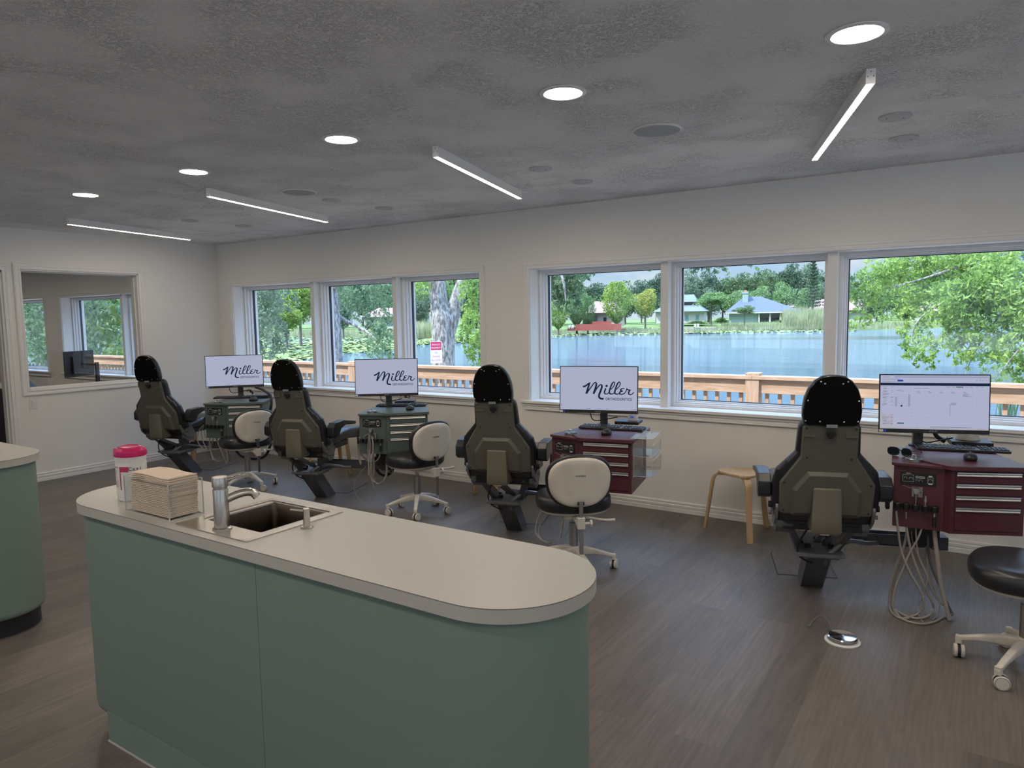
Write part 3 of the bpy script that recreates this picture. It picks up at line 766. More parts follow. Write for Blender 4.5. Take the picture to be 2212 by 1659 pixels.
    b.loft([[BP(u, v, -.022) for u, v in O_(-.012)], [BP(u, v, -.032) for u, v in O_(0)], [BP(u, v, -.075) for u, v in O_(.004)], [BP(u, v, -.105) for u, v in O_(-.012)], [BP(u, v, -.115) for u, v in O_(-.03)]])
    b.build('back_cushion', M['blackvinyl'], t, sharp=60)
    half = [(.105, 1.018), (.124, 1.026), (.131, 1.06), (.132, 1.10), (.126, 1.15), (.109, 1.20), (.083, 1.237), (.052, 1.258), (.020, 1.264)]
    P0 = mirror(half); P = rpoly(P0, .012, 2)
    hd = lambda u, v, d: (u, -.499-(v-1.034)*.178-d, v)
    b = MB(); b.loft([[hd(u, v, -.006) for u, v in P], [hd(u, v, 0) for u, v in offs(P, -.003)]]); b.build('headrest_board', M['blackmatte'], t)
    O_ = lambda q: rpoly(offs(P0, q), .012, 2)
    b = MB(); b.loft([[hd(u, v, -.005) for u, v in P], [hd(u, v, -.012) for u, v in O_(.004)], [hd(u, v, -.045) for u, v in O_(.006)], [hd(u, v, -.062) for u, v in O_(-.004)], [hd(u, v, -.070) for u, v in O_(-.016)]])
    b.build('headrest_cushion', M['blackvinyl'], t, sharp=60)
    b = MB()
    for x, z in ((-.060, 1.238), (.062, 1.238), (-.042, 1.228), (.040, 1.228), (-.116, 1.142), (.116, 1.142), (-.122, 1.038), (.118, 1.038), (-.055, 1.035), (.055, 1.035)):
        c0 = Vector(hd(x, z, -.001)); b.lathe([(.0046, 0), (.0042, .0016), (.002, .0028), (0, .003)], c0, 10, Matrix.Rotation(PI/2, 3, 'X'))
    b.build('headrest_screw', M['chrome'], t)
    b = MB(); b.box((0, -.497, 1.014), (.052, .018, .016)); b.build('headrest_bracket', M['steelgrey'], t, bevel=.001)
    # seat with raised knee section and leg rest
    b = MB(); rg = []
    for y, zt, th, w in ((-.27, .53, .035, .16), (-.26, .555, .07, .195), (-.20, .572, .09, .212), (-.08, .590, .10, .218), (.05, .612, .105, .218), (.20, .612, .10, .215), (.36, .590, .08, .210), (.55, .565, .07, .195), (.72, .538, .065, .18), (.82, .520, .06, .165), (.86, .508, .045, .14), (.87, .495, .02, .10)):
        rg.append([(u, y, zt-th/2+v) for u, v in rrect(0, 0, 2*w, th, th*.45, 5)])
    b.loft(rg); b.build('seat_cushion', M['blackvinyl'], t, sharp=70)
    b = MB(); b.box((0, .50, .478), (.22, .62, .03), Matrix.Rotation(R(-7), 3, 'X')); b.build('leg_rest_frame', M['chairmetal'], t, bevel=.004)
    # arm rests
    for s in (-1, 1):
        P = [(-.340, .615), (-.338, .685), (-.30, .722), (-.15, .728), (.065, .690), (.078, .672), (.06, .662), (-.12, .682), (-.20, .660), (-.245, .600), (-.30, .592)]
        b = MB(); b.prism(rpoly(P, .014, 3), YZ, s*.262, s*.328); b.build('armrest', M['blackvinyl'], t, bevel=.014, seg=3)
        b = MB(); b.prism([(-.31, .50), (-.265, .50), (-.235, .61), (-.20, .665), (-.235, .67), (-.27, .61)], YZ, s*.244, s*.256); b.build('armrest_bracket', M['greymetal'], t, bevel=.001)
    # carrier beam towards the instrument cart
    b = MB()
    b.b2((.07, -.035, .283), (.60, -.031, .345)); b.b2((.07, .035, .283), (.60, .039, .345)); b.b2((.07, -.035, .283), (.60, .039, .288))
    b.b2((.60, -.04, .275), (.68, .044, .345))
    b.build('carrier_beam', M['chairmetal'], t)
    # conduits
    MB().tube([(.035, -.19, .21), (.040, -.235, .262), (.075, -.235, .305), (.13, -.19, .338), (.19, -.13, .325), (.26, -.07, .30), (.33, -.05, .30)], .013, 10, smooth=5).build('braided_conduit', M['greymetal'], t)
    MB().tube([(.05, -.17, .21), (.06, -.215, .262), (.10, -.20, .305), (.16, -.15, .325), (.25, -.05, .305)], .010, 8, smooth=4).build('conduit', M['hosedark'], t)
    MB().tube([(-.05, -.31, .47), (-.085, -.29, .40), (-.115, -.27, .32), (-.10, -.255, .26), (-.05, -.235, .225), (-.03, -.2, .21)], .005, 7, smooth=5).build('cable', M['cable'], t)
    return t
CHS = [((-.761, 4.242), 18.8, 'nearest the right edge'), ((-2.844, 4.290), 18.0, 'between the two window groups'),
       ((-4.876, 4.236), 19.4, 'second from the left'), ((-6.900, 4.216), 19.5, 'at the far left')]
ch0 = dental_chair()
for i, ((x, y), a, w) in enumerate(CHS):
    c = ch0 if i == 0 else copy_tree(ch0)
    c.location = (x, y, 0); c.rotation_euler = (0, 0, R(a)); c['label'] = 'reclining dental chair seen from behind '+w; c['group'] = 'black and grey dental chairs in a row'
    # access cover in the floor ahead of the column
    f = thing('floor_access_cover', 'square floor access cover ahead of the dental chair '+w, 'floor cover', (x, y, 0), R(a), 'floor access covers, one per dental chair')
    MB().b2((-.17, .17, .0002), (.17, .58, .0016)).build('cover_seam', M['toeblack'], f)
    MB().b2((-.164, .176, .0003), (.164, .574, .0026)).build('cover_panel', M['floor'], f)
c = copy_tree(ch0); p = EYE+ray(92, 880)*9.1
c.location = (p.x, p.y, 0); c.rotation_euler = (0, 0, R(-72)); c['label'] = 'dental chair seen side-on through the interior window'; c['group'] = 'things in the adjoining room'

# ------------------------------------------------------------------ operator stools
def superell(w, h, n=2.5, k=40, dx=0., dz=0., egg=0.):
    out = []
    for i in range(k):
        t = 2*PI*i/k; c, s = math.cos(t), math.sin(t)
        x = w*abs(c)**(2/n)*(1 if c > 0 else -1); z = h*abs(s)**(2/n)*(1 if s > 0 else -1)
        x *= 1+egg*z/h
        out.append((dx+x, dz+z))
    return out
def operator_stool(rots=0.):
    t = thing('operator_stool', 'stool', 'stool')
    br = R(rots)
    MB().lathe([(.030, .085), (.040, .10), (.040, .128), (.032, .150), (.029, .158), (0, .158)], n=24).build('base_hub', M['ivory'], t)
    for k in range(5):
        a = br+2*PI*k/5; d = Vector((math.cos(a), math.sin(a), 0)); sd = Vector((-d.y, d.x, 0))
        b = MB(); rg = []
        for r, zt, th, w in ((.02, .152, .055, .020), (.07, .150, .050, .018), (.13, .134, .036, .016), (.19, .115, .026, .0145), (.240, .098, .022, .0135), (.256, .092, .020, .013), (.262, .086, .010, .010)):
            rg.append([d*r+sd*u+Vector((0, 0, zt-th/2+v)) for u, v in rrect(0, 0, 2*w, th, min(th, 2*w)*.3, 3)])
        b.loft(rg)
        rg = [[d*(.247+u)+sd*v+Vector((0, 0, z)) for u, v in rrect(0, 0, .028, .026, .007, 3)] for z in (.095, .062)]
        b.loft(rg); b.build('base_arm', M['ivory'], t, sharp=50)
        # caster: two wheels and a hood
        b = MB(); ca = a+1.1+k*.35; cd = Vector((math.cos(ca), math.sin(ca), 0)); cs = Vector((-cd.y, cd.x, 0))
        cc = d*.247+cd*.012+Vector((0, 0, .030))
        for q in (-1, 1):
            b.cyl(cc+cs*(q*.006), cc+cs*(q*.021), .030, n=22)
        cw = b.build('caster', M['ivory'], t, bevel=.003)
        b = MB()
        b.cyl(cc-cs*.0055, cc+cs*.0055, .0295, n=22)
        for q in (-1, 1): 
            b.cyl(cc+cs*(q*.0206), cc+cs*(q*.0214), .0262, n=22)
        b.build('tread', M['blackplastic'], cw)
        b = MB()
        for q in (-1, 1): b.cyl(cc+cs*(q*.0212), cc+cs*(q*.0222), .0248, n=22)
        b.build('hub_cap', M['ivory'], cw)
    MB().lathe([(.0275, .15), (.0275, .305), (.024, .308), (.013, .309), (.013, .365)], n=24).build('gas_column', M['steelgrey'], t, sharp=30)
    b = MB(); b.prism(rrect(0, -.02, .17, .24, .03), XY, .362, .388); b.b2((-.03, -.235, .368), (.03, -.10, .386)); b.build('seat_mechanism', M['ivorymetal'], t, bevel=.004)
    # seat pan and cushion
    sp = lambda s, dz=0: [(u*s, v*s) for u, v in superell(.225, .20, 2.5, 40)]
    b = MB(); b.loft([[(u, v+.02, z) for u, v in sp(q)] for q, z in ((.80, .386), (.93, .392), (.97, .404), (.96, .410))]); b.build('seat_pan', M['ivory'], t, sharp=40)
    b = MB()
    def sz(u, v): return .012*(abs(u)/.22)**2+.010*max(0, (-v)/.2)**2
    rg = []
    for q, z in ((.96, .402), (1.02, .418), (1.035, .440), (1.02, .462), (.95, .480), (.80, .490), (.5, .492), (.02, .490)):
        rg.append([(u, v+.02, z+(sz(u, v) if z > .45 else 0)) for u, v in sp(q)])
    b.loft(rg); b.build('seat_cushion', M['blackvinyl'], t, sharp=70)
    # backrest
    BZ = .612
    cv = lambda u, z, d: (u, -.215-.03+.9*u*u-.12*(z-BZ)-d, z)
    b = MB(); rg = []
    for q, d in ((.86, -.052), (.97, -.045), (1.0, -.028), (1.0, -.012), (.96, -.004)):
        rg.append([cv(u*q, BZ+z*q, d) for u, z in superell(.198, .166, 2.4, 44, egg=.05)])
    b.loft(rg); b.build('back_cushion', M['blackvinyl'], t, sharp=70)
    b = MB(); rg = []
    for q, d in ((1.0, -.006), (1.0, .004), (.975, .012), (.90, .017)):
        rg.append([cv(u*q, BZ+z*q, d) for u, z in superell(.184, .150, 2.4, 44, egg=.05)])
    n = 44
    b.loft(rg, True, False)
    last = rg[-1]
    # dished inner surface with two shallow vertical flutes
    prev = [v for v in b.bm.verts][-n:]
    for q in (.78, .64, .5, .36, .22, .1):
        ring = []
        for u, z in superell(.184, .150, 2.4, 44, egg=.05):
            uu, zz = u*q*.9, z*q*.9
            fl = .013*math.exp(-((abs(uu)-.092)/.026)**2)*(1-.5*(zz/.15)**2)
            ring.append(b.bm.verts.new(cv(uu, BZ+zz, .019-fl)))
        for i in range(n): b._f([prev[i], prev[(i+1) % n], ring[(i+1) % n], ring[i]])
        prev = ring
    b._f(prev)
    sh = b.build('back_shell', M['ivory'], t, sharp=60)
    text('brand_lettering', 'WINBEX', .013, M['gasket'], sh, face_my(0, cv(0, .655, .0197)[1], .655), ext=.0004, wscale=1.25)
    b = MB(); b.box((0, -.262, .492), (.040, .012, .016)); b.build('slot', M['blackplastic'], t)
    b = MB(); b.box((0, -.268, .345), (.024, .012, .31)); b.build('back_post', M['steelgrey'], t, bevel=.002)
    b = MB(); b.box((0, -.262, .375), (.046, .040, .072)); b.box((0, -.24, .379), (.05, .04, .05)); b.build('height_clamp', M['ivorymetal'], t, bevel=.007, seg=3)
    b = MB(); b.cyl((.02, -.262, .372), (.058, -.262, .372), .009, n=14); b.cyl((.052, -.262, .372), (.066, -.262, .372), .022, n=8); b.build('clamp_knob', M['ivorymetal'], t, bevel=.002)
    b = MB(); b.tube([(.05, -.15, .378), (.12, -.19, .374), (.17, -.21, .372), (.21, -.225, .378)], [.007, .007, .008, .009], 8, smooth=4); b.build('tilt_lever', M['ivory'], t)
    return t
STL = [((-5.785, 4.14), 76, -8-76, 'operator stool nearest the far left cart'), ((-3.791, 4.293), 77, 18.8-77, 'operator stool beside the second green cart, left of the third chair'),
       ((-2.066, 3.783), 38, 36-38, 'operator stool in front of the first burgundy cart, its back to the island'), ((.215, 3.69), 95, 30-95, 'operator stool cut off by the right edge, its blue-lit black seat showing')]
for (x, y), a, rb, w in STL:
    s = operator_stool(rb); s.location = (x, y, 0); s.rotation_euler = (0, 0, R(a)); s['label'] = w; s['group'] = 'white and black operator stools'

# ------------------------------------------------------------------ birch three-legged stools
def birch_stool():
    t = thing('wooden_stool', 'stool', 'stool')
    P = []
    for k in range(3):
        a = 2*PI*k/3
        P.append((.262*math.cos(a), .262*math.sin(a)))
    P = rpoly(P, .145, 12)
    b = MB(); b.loft([[(u, v, z) for u, v in offs(P, o)] for o, z in ((-.002, .433), (0, .436), (0, .448), (-.002, .451))]); b.build('seat', M['birch'], t, sharp=40)
    for k in range(3):
        a = 2*PI*k/3; d = Vector((math.cos(a), math.sin(a), 0)); sd = Vector((-d.y, d.x, 0))
        path = spline([Vector(p) for p in ((.03, 0, .424), (.11, 0, .424), (.165, 0, .416), (.197, 0, .385), (.209, 0, .33), (.225, 0, .22), (.258, 0, 0))], 5)
        rg = []
        for i, p in enumerate(path):
            tt = (path[min(i+1, len(path)-1)]-path[max(i-1, 0)]).normalized(); nn = Vector((-tt.z, 0, tt.x))
            if i == len(path)-1: nn = Vector((1, 0, 0))
            w = .026-.007*i/len(path)
            c = lambda u, v: d*(p.x+nn.x*v)+sd*u+Vector((0, 0, p.z+nn.z*v))
            rg.append([c(-w, -.009), c(w, -.009), c(w, .009), c(-w, .009)])
        MB().loft(rg).build('leg', M['birch'], t, sharp=40, bevel=.002)
    return t
bs0 = birch_stool()
for i, (x, y, a, w) in enumerate([(-1.402, 5.075, 60, 'three-legged birch stool standing clear by the wall left of the right-hand dental chair'), (-5.60, 5.04, 0, 'three-legged birch stool half hidden behind the second dental chair'),
                                  (-3.50, 5.03, 60, 'three-legged birch stool almost hidden behind the middle dental chair'), (-7.40, 4.74, 60, 'three-legged birch stool almost hidden behind the far left dental chair')]):
    s = bs0 if i == 0 else copy_tree(bs0)
    s.location = (x, y, 0); s.rotation_euler = (0, 0, R(a)); s['label'] = w; s['group'] = 'three-legged birch stools by the window wall'

# foot pedal
t = thing('foot_pedal', 'round silver foot pedal on a white disc lying on the floor', 'foot pedal', (-.500, 3.592, 0))
MB().lathe([(.079, 0), (.080, .006), (.074, .010), (0, .010)], n=44).build('base_disc', M['white'], t)
MB().lathe([(.060, .010), (.068, .016), (.068, .026), (.062, .030), (.02, .0335), (0, .034)], n=44).build('pedal_plate', M['chrome'], t, sharp=25)
MB().tube([(-.05, .045, .012), (-.085, .105, .045), (-.12, .12, .055), (-.15, .10, .03), (-.165, .07, .006)], .004, 8, smooth=6).build('cord', M['hosedark'], t)
# ------------------------------------------------------------------ instrument carts
CZ0, CZ1 = .464, .785
def cart(col, lab, loc, a):
    t = thing('instrument_cart', lab, 'instrument cart', (*loc, 0), R(a), 'four-drawer instrument carts on the chair arms')
    m = M[col]
    body = [(-.228, .115), (-.018, .035), (0, 0), (.331, 0), (.331, .47), (-.08, .50)]
    b = MB(); b.prism(body, XY, CZ0, CZ1); b.build('cabinet', m, t, bevel=.002)
    # worktops
    P = rpoly([(-.245, .10), (-.005, .008), (.05, .25), (-.04, .54), (-.10, .55)], [.03, .01, .01, .02, .03], 5)
    b = MB(); b.prism(P, XY, CZ1, CZ1+.016); b.build('side_top', m, t, bevel=.003, seg=3)
    P = rpoly([(-.012, -.022), (.345, -.022), (.352, .53), (-.02, .57), (-.135, .20)], [.035, .03, .045, .04, .03], 6)
    b = MB(); b.prism(P, XY, CZ1+.002, CZ1+.026); b.build('worktop', m, t, bevel=.004, seg=3)
    # drawers
    for z1, z0 in ((.779, .724), (.720, .664), (.660, .605), (.601, .484)):
        b = MB(); b.b2((.020, -.0035, z0), (.312, .0, z1)); d = b.build('drawer', m, t, bevel=.0012)
        b = MB(); b.b2((.0185, -.0015, z0-.003), (.3135, .0005, z1+.002)); b.build('drawer_gap', M['toeblack'], d)
        b = MB(); P = [(-.0035, z1-.001), (-.011, z1-.001), (-.012, z1-.006), (-.0075, z1-.012), (-.010, z1-.018), (-.012, z1-.0195), (-.0035, z1-.0205)]
        b.prism(P, YZ, .022, .310); b.build('drawer_pull', M['alu'], d, sharp=25)
    # module face frame : u along the face, n outwards
    A = Vector((-.228, .115, 0)); B = Vector((-.018, .035, 0)); e = (B-A).normalized(); nn = Vector((e.y, -e.x, 0)); fa = math.atan2(e.y, e.x)
    F = lambda u, z, d=0.: A+e*u+nn*d+Vector((0, 0, z))
    def fbox(name, u0, u1, z0, z1, d0, d1, mm, par=t, bevel=0.):
        b = MB()
        b.loft([[F(u0, z0, d), F(u1, z0, d), F(u1, z1, d), F(u0, z1, d)] for d in (d0, d1)])
        return b.build(name, mm, par, bevel=bevel)
    pn = fbox('control_panel', .031, .189, .690, .757, 0, .004, M['blackplastic'], bevel=.001)
    b = MB(); w = .0011
    def line(u0, z0, u1, z1):
        for q in ((u0, z0, u1, z0), (u0, z1, u1, z1), (u0, z0, u0, z1), (u1, z0, u1, z1)):
            a0, c0, a1, c1 = q
            b.loft([[F(min(a0, a1)-w/2, min(c0, c1)-w/2, d), F(max(a0, a1)+w/2, min(c0, c1)-w/2, d), F(max(a0, a1)+w/2, max(c0, c1)+w/2, d), F(min(a0, a1)-w/2, max(c0, c1)+w/2, d)] for d in (.0035, .0046)])
    line(.042, .706, .090, .742); line(.152, .706, .176, .736)
    line(.100, .728, .139, .737); line(.100, .7303, .139, .7347)
    b.b2(F(.155, .739, .0036), F(.172, .744, .0046)); b.b2(F(.155, .699, .0036), F(.174, .704, .0046)); b.b2(F(.055, .748, .0036), F(.078, .7505, .0046))
    for u, z, r in ((.054, .722, .007), (.078, .722, .0075), (.105, .713, .006), (.122, .713, .007), (.164, .720, .008)):
        n_ = 18; pts = [F(u+r*math.cos(q), z+r*math.sin(q), .0044) for q in [PI*1.2*i/n_-.3 for i in range(n_+1)]]
        b.tube(pts, .0007, 4)
    b.build('panel_markings', M['whiteink'], pn)
    for u, z in ((.054, .721), (.078, .721), (.164, .719)):
        b = MB(); c0 = F(u, z, .004); b.cyl(c0, c0+nn*.010, .0052, .0045, 14); b.build('dial', M['blackplastic'], pn)
    hp = fbox('switch_plate', .083, .132, .628, .680, 0, .0025, M['steelgrey'], bevel=.001)
    b = MB(); c0 = F(.124, .653, .002); b.cyl(c0, c0+nn*.004, .003, n=10); b.build('toggle', M['blackplastic'], hp)
    # holder rail
    fbox('holder_rail', .006, .205, .572, .592, .0, .014, M['blackplastic'], bevel=.002)
    HU = [.022, .062, .104, .146, .188]
    for u in HU:
        b = MB(); c0 = F(u, .562, .022); b.lathe([(.0145, 0), (.0165, .010), (.0165, .030), (.013, .034), (.0085, .034), (.0085, .0)], c0, 18)
        b.build('instrument_holder', M['blackplastic'], t)
    # air-water syringe
    b = MB(); c0 = F(.104, .596, .022)
    b.cyl(c0, c0+Vector((0, 0, .055)), .0055, .0085, 14)
    sy_ = b.build('syringe', M['steelgrey'], t)
    b = MB(); b.loft([[c0+e*u+nn*v+Vector((0, 0, z)) for u, v in ((-w0, -.008), (w0, -.008), (w0, .008), (-w0, .008))] for z, w0 in ((.052, .007), (.074, .014), (.080, .012))]); b.build('syringe_head', M['alu'], sy_, bevel=.001)
    c1 = c0+Vector((0, 0, .076)); MB().cyl(c1-e*.008, c1-e*.060+Vector((0, 0, .015)), .0016, .0012, 8).build('syringe_tip', M['chrome'], sy_)
    b = MB(); c0 = F(.146, .592, .022); b.cyl(c0, c0+Vector((0, 0, .022)), .0045, n=12); b.cyl(c0+Vector((0, 0, .022)), c0+Vector((0, 0, .034)), .0075, .0065, 12); b.cyl(c0+Vector((0, 0, .034)), c0+Vector((0, 0, .052)), .0055, n=12); b.build('saliva_ejector', M['alu'], t)
    b = MB(); c0 = F(.188, .575, .022); b.cyl(c0, c0-Vector((0, 0, .038)), .0045, .0065, 12); b.build('suction_valve_stem', M['alu'], t)
    b = MB(); b.cyl(c0-Vector((0, 0, .036)), c0-Vector((0, 0, .085)), .0085, .0105, 14); b.build('suction_valve', M['blackplastic'], t)
    # side grip and mount under the cabinet
    b = MB(); b.prism(rpoly([(.13, .55), (.135, .66), (.15, .675), (.165, .66), (.16, .55), (.145, .54)], .01, 3), YZ, -.252, -.236); b.build('side_grip', M['blackplastic'], t, bevel=.003)
    b = MB(); b.b2((-.10, .16, .345), (.02, .30, CZ0)); b.build('mount', M['blackplastic'], t, bevel=.003)
    t['fx'] = 0; del t['fx']
    return t, F
def hose(name, pxs, ylist, r, mm, par, sm=6, n=8):
    """hose through photo points, each at its own distance, kept above the floor; given in world space, stored in the parent's frame"""
    pts = []
    for i, q in enumerate(pxs):
        Y = ylist if not isinstance(ylist, (list, tuple)) else ylist[0]+(ylist[1]-ylist[0])*i/(len(pxs)-1)
        p = ony(q[0], q[1], Y)
        if p.z < r+.001: p = onz(q[0], q[1], r+.001)
        pts.append(p)
    mw = (Matrix.Translation(par.location) @ Matrix.Rotation(par.rotation_euler.z, 4, 'Z')).inverted()
    return MB().tube([mw @ p for p in pts], r, n, smooth=sm).build(name, mm, par)
def lz(par, p):
    return (Matrix.Translation(par.location) @ Matrix.Rotation(par.rotation_euler.z, 4, 'Z')).inverted() @ p
c4, F4 = cart('cartred', 'burgundy instrument cart at the right edge with grey hoses hanging to the floor', (-.095, 4.078), 23)
c3, F3 = cart('cartred', 'burgundy instrument cart behind the middle operator stool with a clear rack on its side', (-2.105, 3.95), 12)
c2, F2 = cart('cartgreen', 'grey-green instrument cart with bundled hoses, right of the second dental chair', (-4.045, 4.235), 45)
c1, F1 = cart('cartgreen', 'grey-green instrument cart farthest left, partly behind an operator stool', (-5.965, 4.065), 41)
Z4 = lambda L: [(1880+x*.2109, 1010+y*.2109) for x, y in L]
H = M['hose']
hose('hose', Z4([(265, 440), (285, 640), (320, 860), (400, 1060), (480, 1200), (535, 1310), (540, 1420), (480, 1500), (360, 1550), (260, 1520), (200, 1440), (195, 1330), (215, 1180), (265, 1000), (330, 850), (372, 660)]), (4.085, 4.16), .0058, H, c4)
hose('hose', Z4([(367, 450), (375, 640), (420, 860), (480, 1040), (560, 1230), (630, 1370), (645, 1450), (590, 1520), (480, 1545), (340, 1510), (240, 1440), (220, 1350), (250, 1150), (310, 950), (385, 660)]), (4.10, 4.20), .0062, H, c4)
hose('hose', Z4([(455, 440), (465, 600), (475, 780), (500, 930), (560, 1060), (585, 1150), (530, 1330), (490, 1430), (500, 1530), (540, 1580)]), (4.11, 4.12), .0030, H, c4)
hose('hose', Z4([(555, 430), (545, 560), (490, 720), (400, 880), (330, 1050), (265, 1200), (240, 1350), (250, 1480), (330, 1540), (480, 1500), (550, 1420), (540, 1320)]), (4.12, 4.06), .0052, H, c4)
hose('suction_hose', Z4([(655, 630), (668, 760), (690, 960), (715, 1150), (745, 1300), (785, 1460), (812, 1560)]), (4.14, 4.10), .0105, H, c4)
hose('hose', Z4([(585, 650), (595, 850), (640, 1040), (710, 1200), (760, 1330), (830, 1490)]), (4.22, 4.15), .0075, M['hosedark'], c4)
hose('hose', Z4([(420, 650), (440, 780), (520, 960), (600, 1120), (680, 1280), (712, 1400), (690, 1500), (640, 1565)]), (4.19, 4.14), .0026, H, c4)
hose('hose', Z4([(575, 650), (575, 900), (600, 1160), (660, 1300), (740, 1400), (810, 1450), (850, 1500), (770, 1525), (640, 1585), (500, 1600), (330, 1550), (240, 1440)]), (4.24, 4.1), .0056, H, c4)
Z2 = lambda L: [(560+x*.15371, 920+y*.15371) for x, y in L]
for L, r, ys in (([(1530, 110), (1450, 140), (1400, 230), (1400, 330), (1450, 430), (1540, 500), (1640, 495), (1690, 430), (1690, 370)], .0052, (4.22, 4.24)),
                 ([(1520, 120), (1400, 180), (1385, 300), (1405, 470), (1428, 540), (1425, 470), (1400, 300), (1445, 180), (1540, 110)], .0050, (4.20, 4.17)),
                 ([(1560, 120), (1590, 200), (1600, 400), (1580, 600), (1600, 740), (1660, 815), (1740, 780), (1785, 680), (1785, 520), (1730, 400)], .0090, (4.18, 4.36)),
                 ([(1550, 130), (1558, 300), (1540, 500), (1538, 650), (1545, 690), (1560, 600), (1600, 300), (1580, 150)], .0055, (4.16, 4.14)),
                 ([(1545, 125), (1530, 300), (1545, 560), (1575, 740), (1640, 800)], .0055, (4.15, 4.18)),
                 ([(1500, 560), (1400, 690), (1340, 820), (1345, 930), (1420, 1040), (1500, 1078), (1580, 1040), (1620, 920), (1590, 800), (1550, 700)], .0022, (4.22, 4.18)),
                 ([(1480, 200), (1500, 340), (1600, 600), (1610, 690), (1612, 500), (1600, 150)], .0045, (4.21, 4.2)),
                 ([(1560, 110), (1480, 130), (1420, 260), (1440, 400), (1520, 470)], .0050, (4.20, 4.23))):
    hose('hose', Z2(L), ys, r, H, c2, 5)
hose('umbilical_hose', Z2([(1640, 430), (1635, 560), (1690, 660), (1780, 695), (1860, 640), (1890, 540), (1890, 480)]), (4.42, 4.5), .0145, M['blackplastic'], c2, 6, 10)
hose('hose_bundle', Z2([(1800, 500), (1830, 640), (1870, 660), (1840, 540), (1870, 650), (1850, 520)]), (4.43, 4.46), .0035, H, c2, 5)
Z1 = lambda L: [(270+x*.20492, 740+y*.20492) for x, y in L]
for L, r, ys in (([(900, 820), (800, 900), (762, 1000), (785, 1080), (850, 1130), (905, 1090), (930, 1000), (930, 890)], .0050, (4.10, 4.06)),
                 ([(900, 830), (830, 885), (805, 960), (830, 1060), (870, 1130), (890, 1060), (905, 860)], .0050, (4.12, 4.09)),
                 ([(915, 830), (930, 1000), (912, 1130), (945, 1235), (1010, 1250), (1065, 1200), (1080, 1110)], .0045, (4.08, 4.16)),
                 ([(925, 840), (960, 1000), (1020, 1150), (1068, 1265), (1086, 1230), (1060, 1110), (1000, 960), (990, 880)], .0080, (4.07, 4.13)),
                 ([(905, 830), (892, 1000), (902, 1140), (930, 1240)], .0055, (4.05, 4.05)),
                 ([(895, 825), (840, 900), (850, 1000), (900, 1050)], .0045, (4.11, 4.1))):
    hose('hose', Z1(L), ys, r, H, c1, 5)
hose('umbilical_hose', Z1([(1160, 1120), (1240, 1200), (1400, 1225), (1490, 1180), (1540, 1060)]), (4.35, 4.5), .013, M['blackplastic'], c1, 6, 10)
hose('monitor_cable_sleeve', Z1([(1380, 470), (1460, 500), (1530, 560), (1545, 640), (1530, 710)]), (4.45, 4.4), .013, M['blackplastic'], c1, 6, 10)
Z3 = lambda L: [(960+x*.30132, 760+y*.30132) for x, y in L]
for L, r, ys in (([(760, 1000), (720, 1100), (668, 1200), (655, 1290), (690, 1345), (740, 1370)], .0055, (4.1, 4.0)), ([(790, 1000), (760, 1110), (690, 1220), (676, 1300), (700, 1350), (760, 1372)], .0045, (4.12, 4.03)),
                 ([(870, 1020), (862, 1140), (845, 1250), (832, 1335)], .0085, (4.1, 4.05)), ([(880, 1030), (885, 1150), (905, 1240), (935, 1330)], .0045, (4.08, 4.0)), ([(870, 1040), (900, 1160), (890, 1260), (850, 1335)], .0030, (4.06, 4.0))):
    hose('hose', Z3(L), ys, r, H, c3, 5)
# clear rack on the side of the third cart
t = thing('acrylic_rack', 'clear acrylic wall rack hooked on the side of the burgundy cart', 'rack', tuple(c3.location), c3.rotation_euler.z)
x0, x1, ya, yc = .335, .455, .03, .33
b = MB(); w = .003
b.b2((x0, ya, .565), (x0+w, yc, .80)); b.b2((x0-.02, ya, .8115), (x1, yc, .8145))
for z, h in ((.575, .10), (.70, .07)):
    b.b2((x0, ya, z), (x1, yc, z+w)); b.b2((x1-w, ya, z), (x1, yc, z+h)); b.b2((x0, ya, z), (x1, ya+w, z+h)); b.b2((x0, yc-w, z), (x1, yc, z+h))
b.build('rack_panels', M['acrylic'], t)
b = MB(); q = .0022
def edge(p0, p1): b.cyl(p0, p1, q, n=4)
for z, h in ((.575, .10), (.70, .07)):
    edge((x0, ya, z), (x1, ya, z)); edge((x1, ya, z), (x1, ya, z+h)); edge((x1, ya, z+h), (x1, yc, z+h)); edge((x1, ya, z), (x1, yc, z)); edge((x1, yc, z), (x1, yc, z+h)); edge((x0, yc, z), (x1, yc, z))
edge((x0, ya, .565), (x0, ya, .813)); edge((x0, yc, .565), (x0, yc, .80)); edge((x0-.02, ya, .813), (x1, ya, .813)); edge((x1, ya, .813), (x1, yc, .813)); edge((x0-.02, yc, .813), (x1, yc, .813))
b.build('polished_edge', M['acrylicedge'], t)
b = MB()
for y in (ya+.05, yc-.05): b.cyl((x0+.07, y, .814), (x0+.07, y, .817), .004, n=10)
b.build('rivet', M['greymetal'], t)

